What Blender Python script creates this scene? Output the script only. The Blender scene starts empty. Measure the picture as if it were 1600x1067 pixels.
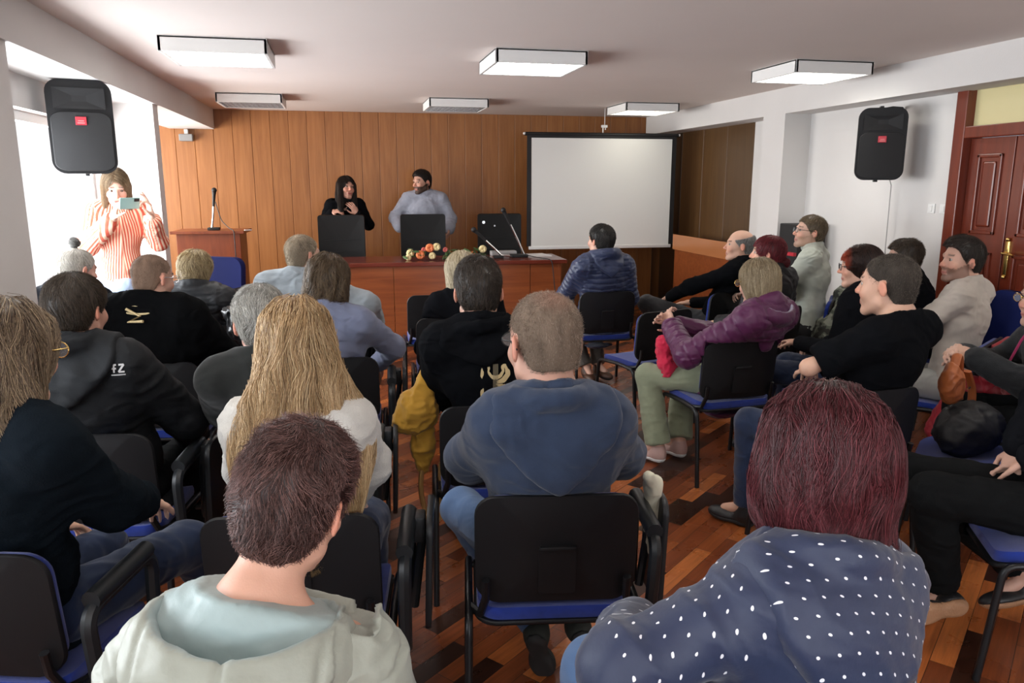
import bpy, bmesh, math, random
import numpy as np
from mathutils import Matrix, Vector, Euler
rng = np.random.default_rng(7); random.seed(7)
scene = bpy.context.scene
C = scene.collection
R = math.radians

# ------------------------------------------------------------ camera, world, exposure
cam_d = bpy.data.cameras.new('camera'); cam = bpy.data.objects.new('camera', cam_d); C.objects.link(cam)
cam_d.sensor_width = 36.0; cam_d.lens = 27.0; cam_d.clip_start = 0.05
cam.location = (0, 0, 1.65)
cam.rotation_euler = (R(90 - 11.70), 0, R(-12.425))
scene.camera = cam
scene.view_settings.view_transform = 'Standard'
scene.view_settings.look = 'None'
scene.view_settings.exposure = 0.0
scene.view_settings.gamma = 1.0
scene.view_settings.use_curve_mapping = False
world = bpy.data.worlds.new('world'); scene.world = world; world.use_nodes = True
world.node_tree.nodes['Background'].inputs[0].default_value = (0.80, 0.88, 1.0, 1)
world.node_tree.nodes['Background'].inputs[1].default_value = 2.5

LAMP = 10.5       # emission of the lit ceiling lamp diffusers
DAY = 145.0       # watts of daylight through each window
def area_light(name, loc, rot, sx, sy, power, col):
    l = bpy.data.lights.new(name, 'AREA'); l.shape = 'RECTANGLE'; l.size = sx; l.size_y = sy
    l.energy = power; l.color = col
    o = bpy.data.objects.new(name, l); C.objects.link(o); o.location = loc; o.rotation_euler = rot
    return o
# daylight outside the windows of the left wall, and of an added, unseen window behind the photographer
area_light('daylight', (-2.15, 5.45, 1.45), (0, R(-90), 0), 1.3, 2.4, DAY, (0.92, 0.96, 1.0))
area_light('daylight', (-3.15, 8.45, 1.5), (0, R(-90), 0), 1.4, 1.9, DAY * 1.2, (1.0, 0.97, 0.92))
area_light('daylight', (-2.15, 1.95, 1.45), (0, R(-90), 0), 1.3, 2.2, DAY * 0.5, (0.92, 0.96, 1.0))
area_light('daylight', (-2.15, -1.2, 1.45), (0, R(-90), 0), 1.3, 2.2, DAY * 0.5, (0.92, 0.96, 1.0))
area_light('daylight', (1.3, -3.6, 1.6), (R(90), 0, 0), 3.6, 1.3, 90.0, (0.95, 0.97, 1.0))  # added fill light, entering by the made-up rear window
# the camera's own flash, on top of the camera
fl = bpy.data.lights.new('camera_flash', 'SPOT'); fl.energy = 7.0; fl.shadow_soft_size = 0.04; fl.spot_size = R(110); fl.spot_blend = 0.8
fo = bpy.data.objects.new('camera_flash', fl); C.objects.link(fo); fo.location = (-0.02, -0.02, 1.79); fo.rotation_euler = cam.rotation_euler

# ------------------------------------------------------------ materials
MATS = {}
def nodes_of(name):
    m = bpy.data.materials.new(name); m.use_nodes = True
    nt = m.node_tree
    return m, nt, nt.nodes['Principled BSDF']
def L(nt, a, b): nt.links.new(a, b)
def N(nt, t, **k):
    n = nt.nodes.new(t)
    for a, v in k.items(): setattr(n, a, v)
    return n
def mat(name, col, rough=0.5, spec=0.5, metal=0.0, var=0.0, vscale=8.0, bump=0.0, bscale=60.0, wrk=0.0, attr=None, coat=0.0, sheen=0.0, emit=None, estr=0.0):
    if name in MATS: return MATS[name]
    m, nt, b = nodes_of(name)
    b.inputs['Base Color'].default_value = (*col, 1)
    b.inputs['Roughness'].default_value = rough
    b.inputs['Specular IOR Level'].default_value = spec
    b.inputs['Metallic'].default_value = metal
    b.inputs['Coat Weight'].default_value = coat
    b.inputs['Sheen Weight'].default_value = sheen
    if emit: b.inputs['Emission Color'].default_value = (*emit, 1); b.inputs['Emission Strength'].default_value = estr
    tc = N(nt, 'ShaderNodeTexCoord')
    src = None
    if attr:
        a = N(nt, 'ShaderNodeAttribute'); a.attribute_name = attr; src = a.outputs['Color']
    if var > 0:
        n = N(nt, 'ShaderNodeTexNoise'); n.inputs['Scale'].default_value = vscale; n.inputs['Detail'].default_value = 5
        L(nt, tc.outputs['Object'], n.inputs['Vector'])
        mr = N(nt, 'ShaderNodeMapRange'); mr.inputs[1].default_value = 0.25; mr.inputs[2].default_value = 0.75
        mr.inputs[3].default_value = 1 - var; mr.inputs[4].default_value = 1 + var
        L(nt, n.outputs['Fac'], mr.inputs[0])
        mx = N(nt, 'ShaderNodeVectorMath', operation='SCALE')
        if src is not None: L(nt, src, mx.inputs[0])
        else: mx.inputs[0].default_value = col
        L(nt, mr.outputs[0], mx.inputs['Scale']); src = mx.outputs[0]
    if src is not None: L(nt, src, b.inputs['Base Color'])
    if bump > 0:
        n = N(nt, 'ShaderNodeTexNoise'); n.inputs['Scale'].default_value = bscale; n.inputs['Detail'].default_value = 4
        L(nt, tc.outputs['Object'], n.inputs['Vector'])
        bp = N(nt, 'ShaderNodeBump'); bp.inputs['Strength'].default_value = bump; bp.inputs['Distance'].default_value = 0.004
        L(nt, n.outputs['Fac'], bp.inputs['Height']); L(nt, bp.outputs[0], b.inputs['Normal'])
        if wrk > 0:
            w = N(nt, 'ShaderNodeTexNoise'); w.inputs['Scale'].default_value = 7.5; w.inputs['Detail'].default_value = 4; w.inputs['Distortion'].default_value = 1.2
            try: w.noise_type = 'RIDGED_MULTIFRACTAL'
            except Exception: pass
            mp = N(nt, 'ShaderNodeMapping'); mp.inputs['Scale'].default_value = (1, 1, 1.7); L(nt, tc.outputs['Object'], mp.inputs['Vector']); L(nt, mp.outputs[0], w.inputs['Vector'])
            b2 = N(nt, 'ShaderNodeBump'); b2.inputs['Strength'].default_value = wrk; b2.inputs['Distance'].default_value = 0.012
            L(nt, w.outputs['Fac'], b2.inputs['Height']); L(nt, bp.outputs[0], b2.inputs['Normal']); L(nt, b2.outputs[0], b.inputs['Normal'])
    MATS[name] = m
    return m

def wood_mat(name, c1, c2, rough=0.35, axis='Z', boards=None, coat=0.0, fine=1.0):
    m, nt, b = nodes_of(name)
    tc = N(nt, 'ShaderNodeTexCoord')
    mp = N(nt, 'ShaderNodeMapping')
    s = {'Z': (14, 14, 0.9), 'X': (0.9, 14, 14), 'Y': (14, 0.9, 14)}[axis]
    mp.inputs['Scale'].default_value = tuple(v * fine for v in s)
    L(nt, tc.outputs['Object'], mp.inputs['Vector'])
    n = N(nt, 'ShaderNodeTexNoise'); n.inputs['Scale'].default_value = 1.6; n.inputs['Detail'].default_value = 7; n.inputs['Roughness'].default_value = 0.62; n.inputs['Distortion'].default_value = 0.6
    L(nt, mp.outputs[0], n.inputs['Vector'])
    cr = N(nt, 'ShaderNodeValToRGB'); cr.color_ramp.elements[0].position = 0.3; cr.color_ramp.elements[0].color = (*c1, 1)
    cr.color_ramp.elements[1].position = 0.72; cr.color_ramp.elements[1].color = (*c2, 1)
    L(nt, n.outputs['Fac'], cr.inputs[0])
    out = cr.outputs[0]
    a = N(nt, 'ShaderNodeAttribute'); a.attribute_name = 'tone'
    if boards:
        mx = N(nt, 'ShaderNodeVectorMath', operation='MULTIPLY'); L(nt, out, mx.inputs[0]); L(nt, a.outputs['Color'], mx.inputs[1]); out = mx.outputs[0]
    L(nt, out, b.inputs['Base Color'])
    b.inputs['Roughness'].default_value = rough; b.inputs['Coat Weight'].default_value = coat; b.inputs['Coat Roughness'].default_value = 0.15
    MATS[name] = m
    return m

def floor_mat():
    m, nt, b = nodes_of('parquet')
    tc = N(nt, 'ShaderNodeTexCoord')
    mp = N(nt, 'ShaderNodeMapping'); mp.inputs['Rotation'].default_value = (0, 0, R(-40))
    L(nt, tc.outputs['Object'], mp.inputs['Vector'])
    br = N(nt, 'ShaderNodeTexBrick'); br.offset = 0.37; br.offset_frequency = 2; br.squash = 1
    br.inputs['Color1'].default_value = (0, 0, 0, 1); br.inputs['Color2'].default_value = (1, 1, 1, 1); br.inputs['Mortar'].default_value = (0, 0, 0, 1)
    br.inputs['Scale'].default_value = 1.0; br.inputs['Mortar Size'].default_value = 0.0012; br.inputs['Mortar Smooth'].default_value = 0.2
    br.inputs['Brick Width'].default_value = 0.47; br.inputs['Row Height'].default_value = 0.078; br.inputs['Bias'].default_value = 0.0
    L(nt, mp.outputs[0], br.inputs['Vector'])
    cr = N(nt, 'ShaderNodeValToRGB'); e = cr.color_ramp.elements
    e[0].position = 0.0; e[0].color = (0.020, 0.0065, 0.0035, 1)
    e[1].position = 1.0; e[1].color = (0.34, 0.105, 0.028, 1)
    for p, c in ((0.16, (0.030, 0.010, 0.005)), (0.24, (0.105, 0.026, 0.009)), (0.5, (0.145, 0.036, 0.011)), (0.72, (0.185, 0.047, 0.013)), (0.86, (0.25, 0.068, 0.017))):
        q = e.new(p); q.color = (*c, 1)
    L(nt, br.outputs['Color'], cr.inputs[0])
    mp2 = N(nt, 'ShaderNodeMapping'); mp2.inputs['Scale'].default_value = (2.2, 38, 1); L(nt, mp.outputs[0], mp2.inputs['Vector'])
    n = N(nt, 'ShaderNodeTexNoise'); n.inputs['Scale'].default_value = 1.5; n.inputs['Detail'].default_value = 7; n.inputs['Roughness'].default_value = 0.65
    L(nt, mp2.outputs[0], n.inputs['Vector'])
    mr = N(nt, 'ShaderNodeMapRange'); mr.inputs[1].default_value = 0.25; mr.inputs[2].default_value = 0.75; mr.inputs[3].default_value = 0.75; mr.inputs[4].default_value = 1.75
    L(nt, n.outputs['Fac'], mr.inputs[0])
    mx = N(nt, 'ShaderNodeVectorMath', operation='SCALE'); L(nt, cr.outputs[0], mx.inputs[0]); L(nt, mr.outputs[0], mx.inputs['Scale'])
    mm = N(nt, 'ShaderNodeMix', data_type='RGBA'); L(nt, br.outputs['Fac'], mm.inputs['Factor']); L(nt, mx.outputs[0], mm.inputs[6]); mm.inputs[7].default_value = (0.012, 0.004, 0.002, 1)
    L(nt, mm.outputs[2], b.inputs['Base Color'])
    n2 = N(nt, 'ShaderNodeTexNoise'); n2.inputs['Scale'].default_value = 5; n2.inputs['Detail'].default_value = 6; L(nt, tc.outputs['Object'], n2.inputs['Vector'])
    mr2 = N(nt, 'ShaderNodeMapRange'); mr2.inputs[3].default_value = 0.16; mr2.inputs[4].default_value = 0.42; L(nt, n2.outputs['Fac'], mr2.inputs[0])
    L(nt, mr2.outputs[0], b.inputs['Roughness'])
    bp = N(nt, 'ShaderNodeBump'); bp.inputs['Strength'].default_value = 0.35; bp.inputs['Distance'].default_value = 0.002; bp.invert = True
    L(nt, br.outputs['Fac'], bp.inputs['Height']); L(nt, bp.outputs[0], b.inputs['Normal'])
    return m

M_ceil = mat('ceiling_paint', (0.76, 0.68, 0.635), 0.9, 0.2, var=0.02, vscale=1.5)
M_wall = mat('white_plaster', (0.68, 0.66, 0.64), 0.85, 0.2, var=0.03, vscale=2.0, bump=0.15, bscale=90)
M_white = mat('white_enamel', (0.78, 0.78, 0.76), 0.4)
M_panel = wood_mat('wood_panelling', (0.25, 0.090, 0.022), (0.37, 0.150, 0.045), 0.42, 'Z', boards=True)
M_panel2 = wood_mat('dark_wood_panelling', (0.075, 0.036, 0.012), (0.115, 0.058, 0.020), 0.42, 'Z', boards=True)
M_desk = wood_mat('cherry_veneer', (0.19, 0.045, 0.013), (0.31, 0.085, 0.024), 0.3, 'X')
M_desktop = wood_mat('dark_cherry_edge', (0.11, 0.018, 0.010), (0.17, 0.030, 0.014), 0.22, 'X')
M_lect = wood_mat('mahogany_veneer', (0.155, 0.034, 0.013), (0.235, 0.058, 0.020), 0.35, 'Z')
M_door = wood_mat('mahogany_door', (0.115, 0.016, 0.006), (0.19, 0.030, 0.010), 0.28, 'Z', coat=0.2)
M_plastic = mat('black_plastic', (0.0055, 0.0055, 0.0065), 0.5, 0.35, bump=0.15, bscale=700)
M_tablet = mat('dark_grey_plastic', (0.014, 0.016, 0.018), 0.42, 0.4)
M_steel = mat('black_painted_steel', (0.006, 0.006, 0.007), 0.35, 0.4)
M_blue = mat('blue_seat_fabric', (0.010, 0.030, 0.23), 0.85, 0.2, var=0.15, vscale=40, bump=0.35, bscale=900, sheen=0.3)
M_navyf = mat('dark_blue_fabric', (0.006, 0.012, 0.085), 0.85, 0.2, bump=0.3, bscale=700)
M_leather = mat('black_leather', (0.005, 0.005, 0.005), 0.5, 0.3, bump=0.15, bscale=180)
M_chrome = mat('chrome', (0.75, 0.75, 0.75), 0.18, metal=1.0)
M_brass = mat('brass', (0.75, 0.52, 0.18), 0.25, metal=1.0)
M_black = mat('matte_black', (0.008, 0.008, 0.009), 0.6)
M_grille = mat('speaker_grille', (0.006, 0.006, 0.007), 0.55, bump=0.5, bscale=900)
M_red = mat('red_badge', (0.55, 0.03, 0.05), 0.4)
M_screen = mat('screen_fabric', (0.80, 0.80, 0.77), 0.8, 0.2)
M_glass = mat('spectacle_glass', (0.7, 0.75, 0.78), 0.05, 0.6)
M_glass.node_tree.nodes['Principled BSDF'].inputs['Alpha'].default_value = 0.25
M_eye = mat('eye_surface', (0.7, 0.68, 0.64), 0.15, attr='Col')
M_skin = mat('skin', (0.6, 0.35, 0.25), 0.5, 0.4, attr='Col', var=0.05, vscale=25, bump=0.12, bscale=350)
M_skin.node_tree.nodes['Principled BSDF'].inputs['Subsurface Weight'].default_value = 0.08
M_skin.node_tree.nodes['Principled BSDF'].inputs['Subsurface Radius'].default_value = (0.012, 0.004, 0.002)
def hair_mat():
    m, nt, b = nodes_of('hair')
    a = N(nt, 'ShaderNodeAttribute'); a.attribute_name = 'Col'
    L(nt, a.outputs['Color'], b.inputs['Base Color']); b.inputs['Roughness'].default_value = 0.42; b.inputs['Specular IOR Level'].default_value = 0.40
    return m
M_hair = hair_mat()
M_stub = mat('cropped_hair', (0.2, 0.15, 0.1), 0.8, 0.15, attr='Col')
def cloth(name, col, rough=0.85, sheen=0.15, var=0.08, bump=0.25, bscale=500, attr=None, spec=0.2, wrk=0.8):
    return mat(name, col, rough, spec, var=var, vscale=14, bump=bump, bscale=bscale, sheen=sheen, attr=attr, wrk=wrk)

# ------------------------------------------------------------ object helpers
def props(o, label=None, cat=None, group=None, kind=None):
    if label: o['label'] = label
    if cat: o['category'] = cat
    if group: o['group'] = group
    if kind: o['kind'] = kind
    return o
def empty(name, loc, rz=0.0, label=None, cat=None, group=None):
    o = bpy.data.objects.new(name, None); C.objects.link(o); o.empty_display_size = 0.1
    o.location = loc; o.rotation_euler = (0, 0, rz)
    return props(o, label, cat, group)
def obj(name, bm, m, parent=None, smooth=False, loc=None, kind=None):
    me = bpy.data.meshes.new(name)
    bmesh.ops.recalc_face_normals(bm, faces=bm.faces[:])
    bm.to_mesh(me); bm.free()
    me.materials.append(m)
    if smooth:
        me.polygons.foreach_set('use_smooth', [True] * len(me.polygons))
        try: me.set_sharp_from_angle(angle=R(38))
        except Exception: pass
    o = bpy.data.objects.new(name, me); C.objects.link(o)
    if parent: o.parent = parent
    if loc: o.location = loc
    if kind: o['kind'] = kind
    return o
def npmesh(name, V, Fq, m, parent=None, cols=None, smooth=True):
    me = bpy.data.meshes.new(name)
    V = np.asarray(V, dtype=np.float32); Fq = np.asarray(Fq, dtype=np.int32)
    k = Fq.shape[1]
    me.vertices.add(len(V)); me.vertices.foreach_set('co', V.ravel())
    me.loops.add(Fq.size); me.loops.foreach_set('vertex_index', Fq.ravel())
    me.polygons.add(len(Fq)); me.polygons.foreach_set('loop_start', np.arange(0, Fq.size, k, dtype=np.int32))
    me.update(calc_edges=True); me.validate()
    if cols is not None:
        a = me.attributes.new('Col', 'FLOAT_COLOR', 'POINT')
        cc = np.ones((len(V), 4), dtype=np.float32); cc[:, :3] = cols; a.data.foreach_set('color', cc.ravel())
    me.polygons.foreach_set('use_smooth', [smooth] * len(me.polygons))
    me.materials.append(m)
    o = bpy.data.objects.new(name, me); C.objects.link(o)
    if parent: o.parent = parent
    return o
def box(bm, x0, x1, y0, y1, z0, z1, bev=0.0, mtx=None, seg=2):
    r = bmesh.ops.create_cube(bm, size=1.0)
    vs = r['verts']
    for v in vs:
        v.co = Vector(((x0 + x1) / 2 + v.co.x * (x1 - x0), (y0 + y1) / 2 + v.co.y * (y1 - y0), (z0 + z1) / 2 + v.co.z * (z1 - z0)))
    if bev > 0:
        es = list({e for v in vs for e in v.link_edges})
        g = bmesh.ops.bevel(bm, geom=es, offset=bev, segments=seg, affect='EDGES', profile=0.6)
        vs = list(set(g['verts']) | {v for v in vs if v.is_valid})
    if mtx is not None: bmesh.ops.transform(bm, matrix=mtx, verts=[v for v in vs if v.is_valid])
    return vs
def nb_(): return bmesh.new()
def bx(*a, **k):
    bm = bmesh.new(); box(bm, *a, **k); return bm
def tube(bm, pts, r, seg=10, caps=True, sx=1.0):
    pts = [Vector(p) for p in pts]; rings = []
    rs = r if isinstance(r, (list, tuple)) else [r] * len(pts)
    up = None
    for i, p in enumerate(pts):
        t = (pts[min(i + 1, len(pts) - 1)] - pts[max(i - 1, 0)]).normalized()
        if up is None:
            up = Vector((0, 0, 1)) if abs(t.z) < 0.9 else Vector((1, 0, 0))
        a = t.cross(up)
        if a.length < 1e-4: a = t.cross(Vector((0, 1, 0)))
        a.normalize(); b = a.cross(t).normalized(); up = b
        rings.append([bm.verts.new(p + (a * math.cos(q) * sx + b * math.sin(q)) * rs[i]) for q in [2 * math.pi * k / seg for k in range(seg)]])
    for i in range(len(rings) - 1):
        for k in range(seg):
            bm.faces.new((rings[i][k], rings[i][(k + 1) % seg], rings[i + 1][(k + 1) % seg], rings[i + 1][k]))
    if caps:
        bm.faces.new(rings[0][::-1]); bm.faces.new(rings[-1])
def arc(pts, rad=0.05, n=5):
    pts = [Vector(p) for p in pts]; out = [pts[0]]
    for i in range(1, len(pts) - 1):
        a, b, c = pts[i - 1], pts[i], pts[i + 1]
        d1 = (a - b); d2 = (c - b); r = min(rad, d1.length * 0.45, d2.length * 0.45)
        p, q = b + d1.normalized() * r, b + d2.normalized() * r
        for k in range(n + 1):
            t = k / n; out.append(p * (1 - t) ** 2 + b * 2 * t * (1 - t) + q * t * t)
    out.append(pts[-1]); return out
def rrect(w, h, r, n=6):
    out = []
    for cx, cy, a0 in ((w / 2 - r, h / 2 - r, 0), (-w / 2 + r, h / 2 - r, 90), (-w / 2 + r, -h / 2 + r, 180), (w / 2 - r, -h / 2 + r, 270)):
        for k in range(n + 1):
            a = R(a0 + 90 * k / n); out.append((cx + r * math.cos(a), cy + r * math.sin(a)))
    return out
def plate(bm, outline, f, th, rings=6):
    """curved plate: outline (u,v) shrunk in rings to its centre, f(u,v)->Vector front surface, thickness th along f's third arg"""
    cu = sum(p[0] for p in outline) / len(outline); cv = sum(p[1] for p in outline) / len(outline)
    def layer(w, soft):
        L_ = []
        for i in range(rings):
            s = 1 - i / rings
            e = soft if i == 0 else 0.0
            L_.append([bm.verts.new(f(cu + (p[0] - cu) * s * (1 - e), cv + (p[1] - cv) * s * (1 - e), w)) for p in outline])
        cpt = bm.verts.new(f(cu, cv, w)); return L_, cpt
    F_, fc = layer(th, 0.012); B_, bc = layer(0, 0.012)
    mid = [[bm.verts.new(f(p[0], p[1], th * q)) for p in outline] for q in (0.75, 0.25)]
    n = len(outline)
    def bridge(A, B):
        for k in range(n): bm.faces.new((A[k], A[(k + 1) % n], B[(k + 1) % n], B[k]))
    for L_, cpt in ((F_, fc), (B_, bc)):
        for i in range(rings - 1): bridge(L_[i], L_[i + 1])
        for k in range(n): bm.faces.new((L_[-1][k], L_[-1][(k + 1) % n], cpt))
    bridge(F_[0], mid[0]); bridge(mid[0], mid[1]); bridge(mid[1], B_[0])
def copy_tree(o, parent=None):
    c = o.copy(); C.objects.link(c); c.parent = parent
    for ch in list(o.children): copy_tree(ch, c)
    return c
def text_mesh(name, s, size, m, mtx, parent=None, ext=0.001, align='CENTER'):
    cu = bpy.data.curves.new(name, 'FONT'); cu.body = s; cu.size = size; cu.extrude = ext; cu.align_x = align
    o = bpy.data.objects.new(name, cu); C.objects.link(o)
    dg = bpy.context.evaluated_depsgraph_get(); me = bpy.data.meshes.new_from_object(o.evaluated_get(dg))
    C.objects.unlink(o); bpy.data.objects.remove(o)
    me.transform(mtx); me.materials.clear(); me.materials.append(m)
    r = bpy.data.objects.new(name, me); C.objects.link(r)
    if parent: r.parent = parent
    return r

# ------------------------------------------------------------ the room
H = 2.50; XL = -1.42; XO = -1.80; XR = 4.03; XRO = 4.30; YB = 10.0; YF = -3.2; ZB = 2.27
def struct(name, bm, m): return obj(name, bm, m, kind='structure')
struct('floor', bx(XO - 1.3, XRO + 0.3, YF - 0.2, YB + 0.2, -0.1, 0), floor_mat())
struct('ceiling', bx(XO - 1.3, XRO + 0.3, YF - 0.2, YB + 0.2, H, H + 0.15), M_ceil)
def board_wall(name, x0, x1, y0, y1, z0, z1, w, along, m, face):
    """vertical boards with real grooves; along 'x' or 'y'"""
    bm = bmesh.new(); tl = []
    a0, a1 = (x0, x1) if along == 'x' else (y0, y1)
    n = round((a1 - a0) / w); st = (a1 - a0) / n
    for i in range(n):
        p, q = a0 + i * st + 0.002, a0 + (i + 1) * st - 0.002
        k = len(bm.verts)
        if along == 'x': box(bm, p, q, y0, y1, z0, z1, 0.003, seg=1)
        else: box(bm, x0, x1, p, q, z0, z1, 0.003, seg=1)
        t = random.uniform(0.9, 1.08); tl += [t] * (len(bm.verts) - k)
    if along == 'x': box(bm, x0, x1, y0 + 0.008, y1 + 0.1, z0, z1)
    else: box(bm, x0 + 0.008, x1 + 0.1, y0, y1, z0, z1)
    tl += [0.25] * (len(bm.verts) - len(tl))
    bm.verts.ensure_lookup_table()
    o = struct(name, bm, m)
    at = o.data.attributes.new('tone', 'FLOAT_COLOR', 'POINT')
    at.data.foreach_set('color', np.repeat(np.array(tl, dtype=np.float32), 4))
    return o
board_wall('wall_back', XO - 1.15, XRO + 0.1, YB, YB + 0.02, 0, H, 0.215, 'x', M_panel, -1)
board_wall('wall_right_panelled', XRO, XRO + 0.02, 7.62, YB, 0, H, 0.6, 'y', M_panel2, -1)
# right outer wall (with doorway)
DY0, DY1 = 3.62, 4.82
bm = nb_()
box(bm, XRO, XRO + 0.2, DY1, 7.62, 0, H); box(bm, XRO, XRO + 0.2, YF, DY0, 0, H); box(bm, XRO, XRO + 0.2, DY0, DY1, 2.36, H)
struct('wall_right', bm, M_wall)
# left outer wall with window openings
WIN = [(4.15, 6.78), (0.85, 3.05), (-2.4, -0.1)]
bm = nb_(); y = YF
for a, b in sorted(WIN):
    box(bm, XO - 0.2, XO, y, a, 0, H); box(bm, XO - 0.2, XO, a, b, 0, 0.78); box(bm, XO - 0.2, XO, a, b, 2.08, H); y = b
box(bm, XO - 0.2, XO, y, 7.08, 0, H); box(bm, XO - 1.2, XO, 6.98, 7.08, 0, H); box(bm, XO - 1.2, XO - 1.1, 7.08, 7.5, 0, H); box(bm, XO - 1.2, XO - 1.1, 9.4, YB, 0, H); box(bm, XO - 1.2, XO - 1.1, 7.5, 9.4, 0, 0.8); box(bm, XO - 1.2, XO - 1.1, 7.5, 9.4, 2.2, H)
struct('wall_left', bm, M_wall)
bm = nb_()
box(bm, XO, XRO, YF - 0.2, YF, 0, 0.8); box(bm, XO, XRO, YF - 0.2, YF, 2.2, H); box(bm, XO, -0.5, YF - 0.2, YF, 0.8, 2.2); box(bm, 3.1, XRO, YF - 0.2, YF, 0.8, 2.2)
struct('wall_rear', bm, M_wall)
bm = nb_(); box(bm, XO, XL, YF, YB - 0.02, ZB, H); box(bm, XO - 0.12, XO - 0.001, 7.08, YB - 0.021, ZB, H)
struct('trim_1', bm, M_wall)          # left ceiling beam
bm = nb_(); box(bm, XR, XRO, YF, YB - 0.02, ZB, H)
struct('trim_2', bm, M_wall)          # right ceiling beam
for i, (a, b) in enumerate(((3.25, 4.06), (6.90, 7.08), (-0.1, 0.8))):
    struct('wall_left_pier', bx(XO, XL - 0.02, a, b, 0, ZB), M_wall)
struct('wall_right_pier', bx(XR, XRO, 6.62, 7.0, 0, ZB), M_wall)
for i, (a, b) in enumerate(WIN):
    w = empty('window_%d' % (i + 1), (XO - 0.12, (a + b) / 2, 0.78)); w['kind'] = 'structure'
    h = (b - a) / 2; bm = nb_()
    for p, q in ((-h, -h + 0.05), (h - 0.05, h)): box(bm, -0.03, 0.03, p, q, 0, 1.3, 0.004)
    for p, q in ((0, 0.06), (1.24, 1.3)): box(bm, -0.03, 0.03, -h, h, p, q, 0.004)
    obj('window_frame', bm, M_white, w)
    obj('window_sill', bx(-0.05, 0.16, -h, h, -0.03, 0.0, bev=0.005), M_white, w)
w = empty('window_4', (1.3, YF - 0.12, 0.8)); w['kind'] = 'structure'; bm = nb_()  # unseen rear window, added to let fill light into the room
for p in (-1.8, -0.6, 0.55, 1.74): box(bm, p, p + 0.06, -0.03, 0.03, 0, 1.4, 0.004)
for p in (0, 1.34): box(bm, -1.8, 1.8, -0.03, 0.03, p, p + 0.06, 0.004)
obj('window_frame', bm, M_white, w)
# baseboards
bm = nb_(); box(bm, XL, 2.0, YB - 0.02, YB, 0, 0.07); struct('baseboard_back', bm, M_desktop)
bm = nb_(); box(bm, XRO - 0.015, XRO, DY1 + 0.1, 6.62, 0, 0.08); struct('baseboard_right', bm, M_desktop)
# door
d = empty('door_1', (XRO - 0.02, (DY0 + DY1) / 2, 0)); d['kind'] = 'structure'
hw = (DY1 - DY0) / 2
bm = nb_()
for s in (-1, 1): box(bm, -0.02, 0.14, s * hw - (0.10 if s > 0 else 0), s * hw + (0 if s > 0 else 0.10), 0, 2.36, 0.006)
box(bm, -0.02, 0.14, -hw, hw, 2.28, 2.36, 0.006); box(bm, -0.015, 0.14, -hw, hw, 1.95, 2.03, 0.006)
obj('door_frame', bm, M_door, d)
obj('transom_glass', bx(0.05, 0.06, -hw + 0.1, hw - 0.1, 2.03, 2.28), mat('yellow_transom_glass', (0.62, 0.55, 0.30), 0.25, emit=(0.62, 0.56, 0.32), estr=0.12), d)  # faint glow put into the glass itself, no lamp behind it
for s in (1, -1):
    y0, y1 = (0.12, hw - 0.1) if s > 0 else (-hw + 0.1, 0.115)
    bm = nb_(); box(bm, 0.045, 0.09, y0 + .002, y1 - .002, 0.01, 1.948, 0.004)
    for z0, z1 in ((0.15, 0.72), (0.84, 1.22) if False else (0.84, 1.18), (1.30, 1.84)):
        a, b = y0 + 0.085, y1 - 0.085
        box(bm, 0.030, 0.05, a, b, z0, z0 + 0.025, 0.006); box(bm, 0.030, 0.05, a, b, z1 - 0.025, z1, 0.006)
        box(bm, 0.030, 0.05, a, a + 0.025, z0, z1, 0.006); box(bm, 0.030, 0.05, b - 0.025, b, z0, z1, 0.006)
        box(bm, 0.036, 0.05, a + 0.05, b - 0.05, z0 + 0.05, z1 - 0.05, 0.012)
    lf = obj('door_leaf', bm, M_door, d)
    if s < 0:
        bm = nb_(); box(bm, 0.030, 0.047, 0.055, 0.09, 1.04, 1.27, 0.006)
        tube(bm, [(0.04, 0.072, 1.19), (-0.01, 0.072, 1.19), (-0.02, 0.05, 1.19), (-0.02, -0.03, 1.185)], 0.008, 8)
        bmesh.ops.create_uvsphere(bm, u_segments=10, v_segments=8, radius=0.014, matrix=Matrix.Translation((0.03, 0.072, 1.28)))
        bmesh.ops.create_uvsphere(bm, u_segments=10, v_segments=8, radius=0.014, matrix=Matrix.Translation((0.03, 0.072, 1.03)))
        obj('door_handle', bm, M_brass, lf, True)

# ------------------------------------------------------------ ceiling lamps
M_lit = mat('lit_diffuser', (1, 1, 1), 0.5, emit=(1.0, 0.97, 0.90), estr=LAMP)
M_lit2 = mat('faintly_lit_diffuser', (1, 1, 1), 0.5, emit=(1.0, 0.95, 0.80), estr=4.5)
M_dim = mat('unlit_diffuser', (0.55, 0.56, 0.6), 0.3)
def lamp(x, y, lit, label):
    t = empty('ceiling_lamp', (x, y, H), 0, label, 'lamp', 'square ceiling lamps')
    a = 0.31; bm = nb_()
    for s in (-1, 1):
        box(bm, s * a - (0.02 if s > 0 else 0), s * a + (0 if s > 0 else 0.02), -a, a, -0.09, -0.001, 0.003)
        box(bm, -a, a, s * a - (0.02 if s > 0 else 0), s * a + (0 if s > 0 else 0.02), -0.09, -0.001, 0.003)
    box(bm, -a, a, -a, a, -0.012, -0.002)
    obj('housing', bm, M_white, t)
    obj('diffuser', bx(-a + 0.035, a - 0.035, -a + 0.035, a - 0.035, -0.070, -0.062), M_lit2 if lit == 2 else M_lit if lit else M_dim, t)
    bm = nb_()
    for k in range(5): box(bm, -a + 0.02, a - 0.02, -a + 0.025 + k * 0.1425 - 0.002, -a + 0.025 + k * 0.1425 + 0.002, -0.088, -0.071)
    for k in range(13): box(bm, -a + 0.022 + k * 0.048 - 0.001, -a + 0.022 + k * 0.048 + 0.001, -a + 0.02, a - 0.02, -0.086, -0.071)
    obj('louver', bm, M_white if lit else M_chrome, t)
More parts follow.
